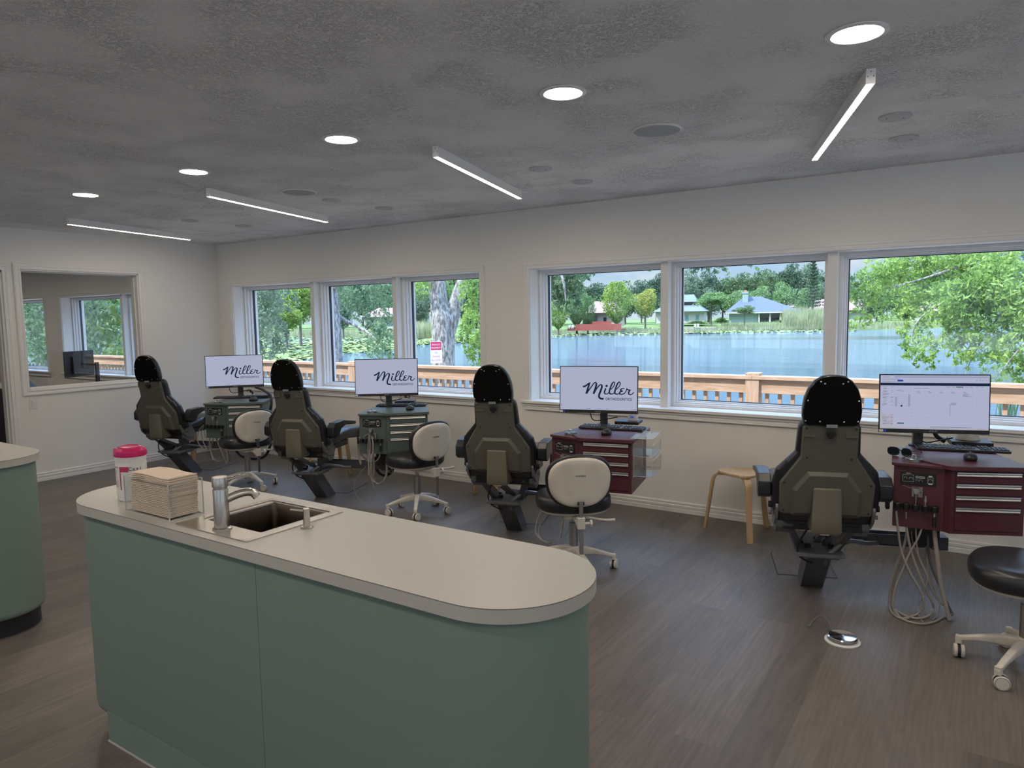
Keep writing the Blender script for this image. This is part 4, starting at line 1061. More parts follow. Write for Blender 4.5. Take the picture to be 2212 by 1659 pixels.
# ------------------------------------------------------------------ monitors
MW, MH = .541, .322
SX0, SX1, SZ0, SZ1 = -MW/2+.006, MW/2-.006, -MH/2+.022, MH/2-.006   # screen area
tl, tr, br_, bl = Vector((1211.97, 790.9)), Vector((1378.05, 796.1)), Vector((1375.1, 891.07)), Vector((1209.4, 883.07))
def suv(px, py):
    """photo pixel on the third monitor -> screen u, v (bilinear inverse by iteration)"""
    u = v = .5; P = Vector((px, py))
    for _ in range(12):
        q = tl*(1-u)*(1-v)+tr*u*(1-v)+br_*u*v+bl*(1-u)*v
        du = (tr-tl)*(1-v)+(br_-bl)*v; dv = (bl-tl)*(1-u)+(br_-tr)*u; e = P-q
        det = du.x*dv.y-du.y*dv.x
        u += (e.x*dv.y-e.y*dv.x)/det; v += (du.x*e.y-du.y*e.x)/det
    return u, v
def S2(u, v): return (SX0+(SX1-SX0)*u, SZ1-(SZ1-SZ0)*v)
LG = lambda x, y: S2(*suv(1255+x*.05425, 820+y*.05425))
STROKES = [([(98, 282), (170, 272), (250, 228), (330, 165), (405, 132)], [70, 68, 62, 50, 40]),
    ([(372, 135), (330, 270), (280, 420), (228, 570)], [62, 72, 76, 76]), ([(255, 555), (330, 440), (430, 310), (520, 190), (590, 130), (635, 140)], [46, 46, 44, 44, 44, 50]),
    ([(632, 135), (640, 210), (600, 370), (520, 580)], [56, 74, 76, 76]), ([(545, 560), (620, 420), (720, 290), (800, 225), (850, 222)], [46, 46, 44, 44, 48]),
    ([(848, 222), (860, 300), (815, 450), (750, 610), (742, 710), (800, 775), (925, 790)], [56, 74, 76, 76, 76, 76, 72]),
    ([(1015, 368), (965, 500), (958, 550), (985, 595), (1040, 605), (1100, 575), (1150, 515)], [58, 60, 56, 44, 36, 34, 34]),
    ([(1215, 425), (1300, 335), (1362, 225), (1358, 150), (1310, 140), (1245, 230), (1185, 390), (1150, 510), (1165, 580), (1230, 608), (1310, 588), (1365, 535)], [32, 34, 38, 42, 46, 60, 62, 60, 54, 44, 36, 34]),
    ([(1430, 435), (1515, 340), (1580, 235), (1576, 155), (1525, 145), (1460, 240), (1400, 400), (1365, 525), (1385, 595), (1450, 618), (1530, 600), (1575, 560)], [32, 34, 38, 42, 46, 60, 62, 60, 54, 44, 36, 34]),
    ([(1748, 405), (1690, 398), (1625, 415), (1594, 455), (1620, 485), (1690, 500)], [34, 38, 46, 56, 48, 34]),
    ([(1690, 500), (1610, 510), (1555, 560), (1570, 612), (1640, 625), (1730, 600), (1800, 520), (1835, 410)], [34, 48, 58, 52, 44, 38, 36, 34]),
    ([(1830, 395), (1870, 445), (1960, 470), (1985, 468)], [40, 44, 46, 46]), ([(1955, 470), (1915, 540), (1905, 600), (1945, 645), (2010, 642), (2070, 600), (2108, 545)], [56, 58, 54, 46, 38, 34, 32])]
def ribbon(b, pts, ws, y):
    V = [Vector((*p, 0)) for p in pts]; k = 6; sp = spline(V, k); n = len(sp)
    for i in range(n-1):
        a, c = sp[i], sp[i+1]; f = lambda j: ws[min(int(j/k), len(ws)-1)]*(1-(j/k) % 1)+ws[min(int(j/k)+1, len(ws)-1)]*((j/k) % 1)
        w0, w1 = f(i)/2, f(i+1)/2
        t0 = (sp[min(i+1, n-1)]-sp[max(i-1, 0)]).normalized(); t1 = (sp[min(i+2, n-1)]-sp[i]).normalized()
        n0 = Vector((-t0.y, t0.x, 0))*w0; n1 = Vector((-t1.y, t1.x, 0))*w1
        q = [LG(*(p.x, p.y)) for p in (a-n0, a+n0, c+n1, c-n1)]
        b.quad(*[(u, y-i*1e-7, z) for u, z in q])
def monitor(kind, lab, ctr, yaw, tilt, foot, sticker=True):
    t = thing('monitor', lab, 'monitor', (foot.x, foot.y, foot.z), R(yaw), 'computer monitors on the carts')
    L = Matrix.Rotation(-R(yaw), 3, 'Z') @ (Vector(ctr)-foot)   # screen centre in local frame
    T = Matrix.Translation(L) @ Matrix.Rotation(-R(tilt), 4, 'X') @ Matrix.Identity(4)
    def place(o): o.matrix_local = T; return o
    b = MB(); b.b2((-MW/2, 0, -MH/2), (MW/2, .009, MH/2)); b.b2((-.14, .009, -.12), (.14, .032, .09)); hs_ = place(b.build('housing', M['blackplastic'], t, bevel=.002))
    b = MB(); b.quad((SX0, -.0006, SZ0), (SX1, -.0006, SZ0), (SX1, -.0006, SZ1), (SX0, -.0006, SZ1))
    text('brand_lettering', 'ASUS', .013, M['steelgrey'], hs_, face_my(0, -.0002, -MH/2+.011), ext=.0003, wscale=1.35)
    if sticker:
        b2_ = MB(); b2_.b2((-MW/2+.003, -.0006, -MH/2+.003), (-MW/2+.024, 0, -MH/2+.017)); b2_.build('sticker', M['whiteink'], hs_)
        b2_ = MB(); b2_.b2((-MW/2+.028, -.0006, -MH/2+.004), (-MW/2+.038, 0, -MH/2+.016)); b2_.build('sticker', M['scr_f'], hs_)
    if kind == 'logo':
        sc = b.build('screen', M['screenw'], hs_, solid=False)
        b = MB()
        for P, w in STROKES: ribbon(b, P, w, -.0012)
        n = 24; cx, cy = 1048, 278; pr = []
        ps = [LG(cx+47*math.cos(2*PI*i/n), cy+47*math.sin(2*PI*i/n)) for i in range(n)]
        b._f([b.bm.verts.new((u, -.0012, z)) for u, z in ps])
        b.build('wordmark', M['scr_c'], sc, solid=False)
        p0 = LG(1035, 808); p1 = LG(1980, 842); up_ = LG(1035, 750); dn = LG(1035, 862)
        o = text('lettering', 'ORTHODONTICS', (up_[1]-dn[1])*1.38, M['scr_c'], sc, face_my((p0[0]+p1[0])/2, -.0012, (p0[1]+p1[1])/2), ext=.0001, sp=1.12, bold=.0005)
        bpy.context.view_layer.update()
        wdt = o.dimensions.x
        o.scale = ((abs(p1[0]-p0[0])+.014)/max(wdt, 1e-3), 1, 1)
        b = MB(); rnd = random.Random(5)
        for i in range(9):
            u = .455+i*.0215; x, z = S2(u, .975); b.quad((x, -.001, z-.0022), (x+.0055, -.001, z-.0022), (x+.0055, -.001, z+.0022), (x, -.001, z+.0022))
        for u, v, w in ((.35, .973, .007), (.38, .973, .012), (.93, .975, .006), (.955, .975, .02), (.012, .87, .006), (.008, .9, .013), (.012, .96, .006)):
            x, z = S2(u, v); b.quad((x, -.001, z-.0016), (x+w, -.001, z-.0016), (x+w, -.001, z+.0016), (x, -.001, z+.0016))
        b.build('screen_icons', M['scr_d'], sc, solid=False)
    elif kind == 'calendar':
        sc = b.build('screen', M['scr_a'], hs_, solid=False)
        def rects(name, mm, L_, y=-.001):
            b = MB()
            for u0, v0, u1, v1 in L_:
                a, c = S2(u0, v0); e_, f_ = S2(u1, v1); b.quad((a, y, c), (e_, y, c), (e_, y, f_), (a, y, f_))
            b.build(name, mm, sc, solid=False)
        rects('title_bar', M['scr_b'], [(.13, .018, .99, .045)])
        rects('menu_bar', M['scr_c'], [(0, .142, 1, .192), (.193, .555, .210, .585)], -.0011)
        rects('sidebar', M['scr_h'], [(.0, .715, .125, .965)], -.0009)
        rects('taskbar', M['scr_g'], [(0, .965, 1, 1)])
        rects('blue_button', M['scr_f'], [(.158, .085, .212, .118)])
        rects('green_button', M['scr_e'], [(.70, .205, .765, .222), (.163, .885, .227, .905), (.648, .52, .650, .76)])
        rnd = random.Random(9); L_ = []
        def tx(u, v, w, h=.007): L_.append((u, v, u+w, v+h))
        for v in (.03, .07, .108): tx(.02, v, .06); 
        tx(.08, .068, .10); tx(.04, .11, .10)
        for u in (.88, .91, .935, .965): tx(u, .085, .008, .012)
        for v in (.215, .245, .255, .29, .30, .315, .345, .355, .37, .405, .415, .43, .47, .50, .53, .54, .56, .745, .78, .79, .81, .84, .85, .87, .90, .915):
            tx(.012+rnd.random()*.02, v, .03+rnd.random()*.04, .006)
            if rnd.random() < .5: tx(.10, v, .02, .006)
        for u in (.145, .165, .19): tx(u, .215+rnd.random()*.1, .03)
        for r_ in range(6):
            for c_ in range(7): tx(.142+c_*.0205, .355+r_*.042, .006, .006)
        for i, u in enumerate((.34, .445, .55, .655, .765)): tx(u, .30, .022); tx(u+.006, .318, .03)
        for u, v, w in ((.31, .235, .08), (.40, .235, .05), (.61, .21, .04), (.66, .21, .03), (.78, .21, .03), (.82, .21, .03), (.88, .2, .03), (.92, .2, .03), (.76, .345, .06), (.765, .365, .04), (.76, .38, .08), (.655, .505, .055), (.658, .52, .04), (.655, .535, .05), (.29, .62, .008), (.295, .69, .008), (.295, .76, .008)): tx(u, v, w)
        for i in range(9): tx(.455+i*.0215, .975, .010, .014)
        for u in (.34, .355, .90, .915, .93, .95): tx(u, .977, .01, .01)
        rects('screen_text', M['scr_d'], L_)
        L_ = []
        for u in (.125, .2885, .845): L_.append((u, .20, u+.0012, .965))
        for u in (.43, .535, .64, .74): L_.append((u, .33, u+.0007, .9))
        for v in (.335, .40, .47, .545, .62, .70, .78, .845, .90): L_.append((.30, v, .845, v+.0016))
        L_.append((.14, .405, .158, .585)); L_.append((.262, .36, .282, .585))
        rects('grid_lines', M['scr_b'], L_, -.00095)
        rects('scroll_bar', M['scr_c'], [(.47, .952, .845, .957)], -.00105)
    else: b.build('screen', M['blackplastic'], hs_, solid=False)
    # stand : column behind the screen with an arm
    ztop = L.z+.01
    b = MB(); b.b2((-.026, -.010, .004), (.026, .022, ztop)); b.build('stand_column', M['blackplastic'] if kind == 'back' else M['chairmetal'], t, bevel=.006)
    b = MB(); b.lathe([(.045, 0), (.045, .006), (.04, .010), (0, .010)], (0, .006, 0), 24); b.build('stand_foot', M['blackplastic'], t)
    b = MB(); b.tube([(0, .0, ztop-.03), (L.x*.5, L.y*.3+.02, ztop-.02), (L.x, L.y+.03, L.z)], .012, 10, smooth=4); b.build('stand_arm', M['blackplastic'], t)
    return t, L
ZW = CZ1+.026
def behind(ctr, yaw, d, dx=0.):
    a = R(yaw); return Vector((ctr[0]-math.sin(a)*d+math.cos(a)*dx, ctr[1]+math.cos(a)*d+math.sin(a)*dx, ZW))
m4, L4 = monitor('calendar', 'monitor at the right showing a calendar program on the burgundy cart', (-.200, 4.440, 1.073), 18.8, 3.4, behind((-.2, 4.44), 18.8, .17, -.025))
m3, L3 = monitor('logo', 'monitor with an orthodontics wordmark on the burgundy cart with the clear rack', (-2.164, 4.325, 1.077), 15.6, 4.6, behind((-2.164, 4.325), 15.6, .15, .01))
m2, L2_ = monitor('logo', 'monitor with an orthodontics wordmark on the second green cart, left of the third chair', (-4.266, 4.472, 1.080), 36.5, 5.5, behind((-4.266, 4.472), 36.5, .12, .0))
m1, L1_ = monitor('logo', 'monitor with an orthodontics wordmark on the far left green cart', (-6.177, 4.325, 1.088), 50., 6., behind((-6.177, 4.325), 50, .10, .04))
# monitor cables
def mcable(t, L, k=1.):
    MB().tube([(L.x-.05, L.y+.035, L.z-.10), (L.x-.06, L.y+.03, L.z-.17), (L.x-.03*k, L.y+.02, L.z-.215), (L.x+.06, L.y+.05, L.z-.205), (L.x+.12, L.y+.07, L.z-.195)], .0035, 7, smooth=6).build('monitor_cable', M['cable'], t)
mcable(m4, L4); mcable(m3, L3); mcable(m2, L2_); mcable(m1, L1_)

# ------------------------------------------------------------------ things on the carts
def keyboard(p, yaw, lab):
    t = thing('keyboard', lab, 'keyboard', p, yaw, 'black keyboards on the carts')
    b = MB(); b.prism(rrect(0, 0, .44, .135, .012), XY, .001, .014)
    b.build('case', M['blackplastic'], t, bevel=.003)
    b = MB(); ky = .0175
    rows = [(.052, [(-.205+i*.0195 + (.008 if i > 0 else 0)+(.008 if i > 4 else 0)+(.008 if i > 8 else 0), .014) for i in range(13)]+[(.087+i*.0185, .014) for i in range(3)])]
    for r in range(5):
        y = .030-r*.0185; L_ = []
        if r < 4: L_ = [(-.204+i*.0189+(0, .004, .006, .010)[r], .0165) for i in range(14)]
        else: L_ = [(-.203, .020), (-.180, .018), (-.157, .018), (-.085, .105), (-.012, .018), (.012, .018), (.036, .02)]
        if r < 2: L_ += [(.087+i*.0185, .0165) for i in range(3)]
        if r == 4: L_ += [(.087+i*.0185, .0165) for i in range(3)]
        if r == 3: L_ += [(.1055, .0165)]
        L_ += [(.150+i*.0185, .0165) for i in range(4)]
        rows.append((y, L_))
    for y, L_ in rows:
        for x, w in L_:
            z0, z1 = .0135, .0195
            b.loft([[(x-w/2, y-.0078, z0), (x+w/2, y-.0078, z0), (x+w/2, y+.0078, z0), (x-w/2, y+.0078, z0)], [(x-w/2+.0018, y-.006, z1), (x+w/2-.0018, y-.006, z1), (x+w/2-.0018, y+.0066, z1), (x-w/2+.0018, y+.0066, z1)]])
    o = b.build('keys', M['keycap'], t, sharp=20); return t
def mouse(p, yaw, lab):
    t = thing('mouse', lab, 'computer mouse', p, yaw, 'black mice on the carts')
    b = MB(); rg = []
    for q, z in ((.9, .001), (1.0, .008), (.97, .018), (.82, .028), (.55, .034), (.2, .0365), (.02, .037)):
        rg.append([(u*q, v*q-.004*(z/.03), z) for u, v in superell(.031, .052, 2.5, 28)])
    b.loft(rg); b.build('body', M['blackplastic'], t, sharp=70)
    b = MB(); b.cyl((-.003, .026, .0335), (.003, .026, .0335), .006, n=14); b.build('scroll_wheel', M['greymetal'], t)
def cup(p, lab):
    t = thing('waste_cup_cover', lab, 'metal cover', p, 0, 'small round metal covers on the carts')
    MB().lathe([(.040, 0), (.040, .014), (.037, .0165), (0, .017)], n=32).build('cover', M['steelgrey'], t, sharp=30)
    b = MB(); b.tube([(-.009, 0, .016), (-.009, 0, .028), (0, 0, .034), (.009, 0, .028), (.009, 0, .016)], .003, 8, smooth=4); b.build('finger_ring', M['chrome'], t)
def pcbox(p, yaw, lab, w=.19, d=.17, h=.032):
    t = thing('mini_computer', lab, 'mini computer', p, yaw, 'flat black computer boxes on the carts')
    MB().b2((-w/2, -d/2, .002), (w/2, d/2, h)).build('case', M['blackplastic'], t, bevel=.005, seg=3)
    MB().b2((-w/2+.012, -d/2-.0005, .008), (-w/2+.05, -d/2+.001, h-.008)).build('front_panel', M['hosedark'], t)
Zs = CZ1+.0165
# cart 4
keyboard(onz(2076, 972, ZW+.0005), R(12), 'black keyboard in front of the right monitor')
mouse(onz(2096, 993, ZW+.0005), R(5), 'black mouse in front of the right keyboard')
cup(onz(1974, 996, Zs), 'round metal cover with a finger ring on the right-hand burgundy cart')
pcb = onz(2094, 962, ZW)
pcbox(pcb, R(10), 'flat black computer box behind the right keyboard', .20, .18)
t = thing('document_stand', 'pale cone-shaped stand behind the right monitor on the black box', 'device', pcb+Vector((-.01, .01, .033)))
MB().lathe([(.062, 0), (.060, .008), (.040, .075), (.034, .08), (0, .08)], n=32, sy=.7).build('cone_body', M['ivory'], t, sharp=30)
t = thing('cable_loop', 'thick black cable looped behind the right monitor stand', 'cable', pcb+Vector((-.12, 0, 0)))
MB().tube([(.0, .01, .010), (-.045, .0, .045), (-.05, .0, .09), (-.02, .01, .12), (.03, .02, .125)], .012, 10, smooth=5).build('cable', M['cable'], t)
t = thing('sunglasses', 'pair of dark sunglasses lying beside the right keyboard', 'sunglasses', onz(1945, 985, Zs), R(-20))
for s in (-1, 1):
    b = MB(); b.prism([(s*.034+u, .024+v) for u, v in superell(.027, .021, 2.6, 22)], lambda u, v, d: (u, d-.012*abs(u)/.06, v), -.001, .001); b.build('lens', M['sunlens'], t)
    b = MB(); pts = [(s*.034+u*1.03, -.012*abs(s*.034+u)/.06, .024+v*1.03) for u, v in superell(.027, .021, 2.6, 22)]; b.tube(pts, .0022, 6, closed=True); b.build('rim', M['blackplastic'], t)
    MB().tube([(s*.062, -.012, .036), (s*.066, .03, .034), (s*.062, .09, .024), (s*.054, .125, .004)], .0020, 6, smooth=4).build('temple', M['blackplastic'], t)
MB().tube([(-.009, -.002, .028), (0, -.003, .033), (.009, -.002, .028)], .002, 6, smooth=3).build('bridge', M['blackplastic'], t)
# cart 3
keyboard(onz(1322, 926, ZW+.0005), R(11), 'black keyboard in front of the monitor by the clear rack')
mouse(onz(1310, 938.5, ZW+.0005), R(8), 'black mouse in front of the keyboard by the clear rack')
cup(onz(1233, 938.5, Zs), 'round metal cover with a post on the left-hand burgundy cart')
pb = onz(1358, 915, ZW)
pcbox(pb, R(12), 'flat black computer box behind the keyboard by the clear rack', .17, .15, .024)
t = thing('charging_dock', 'small pale dock with a blue display standing on the black box', 'device', pb+Vector((.025, .02, .0245)), R(12))
MB().lathe([(.040, 0), (.038, .006), (.032, .040), (.026, .046), (0, .047)], n=30, sy=.8).build('dock_body', M['white'], t, sharp=30)
MB().box((0, -.031, .026), (.022, .004, .010), Matrix.Rotation(R(-10), 3, 'X')).build('display', M['scr_f'], t)
# cart 2
keyboard(onz(868, 876.5, ZW+.0005), R(32), 'black keyboard on the second green cart')
mouse(onz(886, 885, ZW+.0005), R(20), 'black mouse on the second green cart')
cup(onz(804, 891.5, Zs), 'round metal cover with a post on the second green cart')
pcbox(onz(876, 869, ZW), R(36), 'flat black computer box behind the keyboard of the second green cart', .18, .15, .02)
t = thing('cable_bundle', 'coiled black cables beside the monitor of the second green cart', 'cable', onz(876, 868, ZW)+Vector((0, 0, .021)))
MB().tube([(-.06, 0, .03), (-.03, .01, .05), (0, 0, .015), (.03, -.01, .05), (.05, 0, .03), (.02, .02, .012), (-.02, .01, .04), (.01, -.01, .055), (.055, .0, .035)], .0042, 7, smooth=5).build('cable', M['cable'], t)
# cart 1
keyboard(onz(513, 859.5, ZW+.0005), R(40), 'black keyboard on the far left green cart')
mouse(onz(548, 866, ZW+.0005), R(20), 'black mouse on the far left green cart')
cup(onz(470, 870.5, Zs), 'round metal cover with a post on the far left green cart')
pcbox(onz(566, 859, ZW), R(40), 'flat dark computer box at the right end of the far left green cart', .16, .14, .03)
t = thing('cable_bundle', 'small coil of cables behind the keyboard of the far left green cart', 'cable', onz(541, 857, ZW))
MB().tube([(-.05, 0, .055), (-.02, .01, .07), (0, 0, .045), (.02, -.01, .07), (.04, 0, .05), (.02, .02, .035), (-.02, .01, .06), (.01, -.01, .07), (.04, .0, .02), (.02, 0, .006)], .0040, 7, smooth=5).build('cable', M['cable'], t)

# ------------------------------------------------------------------ adjoining room
desk = EYE+ray(185, 832)*8.9
dx, dy = desk.x, desk.y
t = thing('desk', 'dark desk seen through the interior window', 'desk', (dx, dy, 0), R(20), 'things in the adjoining room')
MB().b2((-.55, -.28, .70), (.40, .30, .735)).build('desk_top', M['blackplastic'], t, bevel=.003)
for x in (-.5, .35):
    for y in (-.23, .25): MB().b2((x-.02, y-.02, 0), (x+.02, y+.02, .70)).build('leg', M['chairmetal'], t)
pa = EYE+ray(146, 788)*8.75; pb = EYE+ray(194, 783)*9.15
ctr = (pa+pb)/2; yw = math.degrees(math.atan2((pb-pa).y, (pb-pa).x))
a = R(yw+180)
foot = Vector((ctr.x, ctr.y, .735))+Vector((-math.sin(a)*.16-.10*math.cos(a), math.cos(a)*.16-.10*math.sin(a), 0))
mb_, _l = monitor('back', 'black monitor on an arm seen from behind through the interior window', (ctr.x, ctr.y, ctr.z), yw+180, 0, foot, sticker=False)
mb_['group'] = 'things in the adjoining room'
t = thing('shelf_unit', 'dark low cabinet with a white frame seen through the doorway at the left edge', 'cabinet', (-8.55, 3.22, 0), 0, 'things in the adjoining room')
MB().b2((-.4, -.25, 0), (.0, .12, .98)).build('frame', M['white'], t, bevel=.004)
MB().b2((-.0, -.22, .08), (.012, .09, .92)).build('dark_door', M['blackplastic'], t)
MB().b2((-.38, -.22, .98), (-.05, .08, 1.10)).build('brown_box', M['pinev'], t)
# ------------------------------------------------------------------ outdoors
ZWT = -1.5
def leafmat(name, c1, c2, c3=None, sc=3., tr=.35):
    k = NT(name); b = k.b; tc = k.n('ShaderNodeTexCoord')
    n1 = k.n('ShaderNodeTexNoise', i_Scale=sc, i_Detail=5., i_Roughness=.75); k.l(tc.outputs['Object'], n1.inputs['Vector'])
    cr = k.n('ShaderNodeValToRGB'); e = cr.color_ramp.elements
    e[0].position = .36; e[0].color = (*c1, 1); e[1].position = .62; e[1].color = (*c2, 1)
    k.l(n1.outputs['Fac'], cr.inputs[0]); k.l(cr.outputs[0], b.inputs['Base Color'])
    b.inputs['Roughness'].default_value = .6; b.inputs['Specular IOR Level'].default_value = .25
    tl_ = k.n('ShaderNodeBsdfTranslucent'); k.l(cr.outputs[0], tl_.inputs[0])
    mx = k.n('ShaderNodeMixShader'); mx.inputs[0].default_value = tr
    k.l(b.outputs[0], mx.inputs[1]); k.l(tl_.outputs[0], mx.inputs[2]); k.l(mx.outputs[0], k.o.inputs[0])
    return k.m
LM = dict(oak=leafmat('oak_foliage', (.055, .10, .045), (.17, .27, .12), sc=.35), dark=leafmat('dark_foliage', (.035, .075, .05), (.12, .20, .11), sc=.35),
    grey=leafmat('grey_green_foliage', (.09, .14, .09), (.26, .36, .24), sc=.4), bright=leafmat('bright_foliage', (.12, .22, .035), (.36, .50, .12), sc=.6),
    yellow=leafmat('yellow_green_foliage', (.20, .25, .03), (.50, .52, .13), sc=.6), cedar=leafmat('soft_green_foliage', (.09, .20, .06), (.28, .42, .18), sc=.6),
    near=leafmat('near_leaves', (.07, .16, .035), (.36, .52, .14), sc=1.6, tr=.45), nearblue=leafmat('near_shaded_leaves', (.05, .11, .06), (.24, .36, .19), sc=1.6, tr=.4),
    shrub=leafmat('shrub_foliage', (.05, .11, .03), (.18, .29, .09), sc=1.), reed=leafmat('reed_stems', (.25, .30, .14), (.50, .50, .30), sc=.5), pad=leafmat('lily_pads', (.12, .20, .05), (.30, .36, .15), sc=.25, tr=.1))
def barkmat(name, c1, c2):
    k = NT(name); b = k.b; tc = k.n('ShaderNodeTexCoord'); mp = k.n('ShaderNodeMapping'); mp.inputs['Scale'].default_value = (1, 1, .3)
    n1 = k.n('ShaderNodeTexNoise', i_Scale=22., i_Detail=7., i_Roughness=.72); k.l(tc.outputs['Object'], mp.inputs[0]); k.l(mp.outputs[0], n1.inputs['Vector'])
    cr = k.n('ShaderNodeValToRGB'); e = cr.color_ramp.elements
    e[0].position = .42; e[0].color = (*c1, 1); e[1].position = .60; e[1].color = (*c2, 1)
    k.l(n1.outputs['Fac'], cr.inputs[0]); k.l(cr.outputs[0], b.inputs['Base Color']); b.inputs['Roughness'].default_value = .95
    bp = k.n('ShaderNodeBump', i_Strength=.8, i_Distance=.03); k.l(n1.outputs['Fac'], bp.inputs['Height']); k.l(bp.outputs[0], b.inputs['Normal'])
    return k.m
M['bark'] = barkmat('oak_bark', (.10, .095, .09), (.38, .38, .36)); M['barkfar'] = mat('far_trunk', (.14, .125, .11), .9)
k = NT('grass_ground'); tc = k.n('ShaderNodeTexCoord'); n1 = k.n('ShaderNodeTexNoise', i_Scale=.12, i_Detail=6.); k.l(tc.outputs['Object'], n1.inputs['Vector'])
cr = k.n('ShaderNodeValToRGB'); e = cr.color_ramp.elements; e[0].position = .4; e[0].color = (.07, .13, .03, 1); e[1].position = .62; e[1].color = (.16, .23, .06, 1)
k.l(n1.outputs['Fac'], cr.inputs[0]); k.l(cr.outputs[0], k.b.inputs['Base Color']); k.b.inputs['Roughness'].default_value = .95; M['grass'] = k.m
k = NT('lake_water'); b = k.b; tc = k.n('ShaderNodeTexCoord')
b.inputs['Base Color'].default_value = (.07, .125, .17, 1); b.inputs['Roughness'].default_value = .04; b.inputs['IOR'].default_value = 1.33
mp = k.n('ShaderNodeMapping'); mp.inputs['Scale'].default_value = (.5, 1.6, 1); k.l(tc.outputs['Object'], mp.inputs[0])
n1 = k.n('ShaderNodeTexNoise', i_Scale=1.3, i_Detail=5., i_Roughness=.65); k.l(mp.outputs[0], n1.inputs['Vector'])
mp2 = k.n('ShaderNodeMapping'); mp2.inputs['Scale'].default_value = (.010, .045, 1); mp2.inputs['Location'].default_value = (.3, .62, 0); k.l(tc.outputs['Object'], mp2.inputs[0])
n2 = k.n('ShaderNodeTexNoise', i_Scale=1., i_Detail=3.); k.l(mp2.outputs[0], n2.inputs['Vector'])
mr = k.n('ShaderNodeMapRange'); mr.inputs['From Min'].default_value = .42; mr.inputs['From Max'].default_value = .55; mr.inputs['To Min'].default_value = .12; mr.inputs['To Max'].default_value = 1.
k.l(n2.outputs['Fac'], mr.inputs[0])
bp = k.n('ShaderNodeBump', i_Distance=.22); k.l(mr.outputs[0], bp.inputs['Strength']); k.l(n1.outputs['Fac'], bp.inputs['Height']); k.l(bp.outputs[0], b.inputs['Normal'])
M['water'] = k.m
o = MB().b2((-420, 11, ZWT-.5), (260, 420, ZWT)).build('lake_water', M['water']); tag(o, 'wide blue-green lake behind the railing', 'lake', kind='stuff')

# near bank and deck
b = MB()
rows = [(5.7, -.75), (7.6, -.75), (9.5, -1.0), (12, -1.35), (14.5, -1.7), (15, -2.0)]
for (ya, za), (yc, zc) in zip(rows, rows[1:]): b.quad((-60, ya, za), (40, ya, za), (40, yc, zc), (-60, yc, zc))
M['bankbounce'] = mat('pale_bounce_bank', (.50, .46, .38), .95, var=.12, vs=1.5); struct(b.build('ground_near_bank', M['bankbounce'], solid=False))  # unseen bank made pale to bounce sunlight up through the windows
M['groundbounce'] = mat('pale_bounce_ground', (.42, .40, .37), .9, var=.1, vs=.8)  # unseen outside ground made pale and neutral to bounce light indoors
b = MB(); b.quad((-60, -60, -.3), (40, -60, -.3), (40, YF-.2, -.3), (-60, YF-.2, -.3)); b.quad((XR+.2, YF-.2, -.3), (40, YF-.2, -.3), (40, 5.7, -.75), (XR+.2, 5.7, -.75)); struct(b.build('ground_bounce', M['groundbounce'], solid=False))
o = MB().b2((-17, 5.70, -.20), (5, 7.36, -.14)).build('floor_deck', M['pine']); struct(o)

RY = 7.22
pxp = ony(1625, 830, RY).x; pxq = ony(760, 800, RY).x; bay = (pxp-pxq)/2
ZR = ony(1500, 808, RY).z
posts = [pxp+bay*i for i in (-5, -4, -3, -2, -1, 0, 1)]
words = ['farthest left, seen through the interior window', 'far left, seen through the interior window', 'behind the left window group, its left end', 'behind the left window group, right of the signpost side', 'between the two window groups', 'behind the middle and right panes of the right window group']
for i, (a, c) in enumerate(zip(posts, posts[1:])):
    t = thing('deck_railing', 'pine deck railing section '+['farthest left of all, seen through the interior window', 'second from the far left, seen through the interior window', 'in the left pane of the left window group', 'in the right panes of the left window group', 'in the left and middle panes of the right window group', 'in the rightmost pane of the right window group'][i],
              'railing', (a, RY, 0), 0, 'deck railing sections along the lake')
    L = c-a
    MB().b2((.0, -.02, ZR-.036), (L, .12, ZR)).build('cap_rail', M['pine'], t, bevel=.004)
    MB().b2((.05, .018, ZR-.175), (L-.05, .055, ZR-.036)).build('face_board', M['pine'], t, bevel=.003)
    MB().b2((.05, .055, -.02), (L-.05, .092, .06)).build('bottom_rail', M['pine'], t)
    n = 22
    for j in range(n):
        x = .07+.06+(L-.26)*j/(n-1)
        if j == 0: bal = MB().b2((-.018, .056, -.06), (.018, .092, ZR-.05)).build('baluster', M['pinev'], t, bevel=.002); bal.location = (x, 0, 0)
        else:
            o = bal.copy(); C.objects.link(o); o.parent = t; o.location = (x, 0, 0)
for i, x in enumerate(posts):
    o = MB().b2((x-.068, RY-.01, -.2), (x+.068, RY+.13, ZR+.028)).build('railing_post', M['pinev'], bevel=.005)
    tag(o, 'square pine railing post '+['farthest left of all', 'second from the far left, through the interior window', 'third from the far left, through the interior window', 'in the left window group, by its second monitor', 'hidden between the two window groups', 'in the middle pane of the right window group', 'beyond the right edge'][i], 'post', 'pine railing posts')

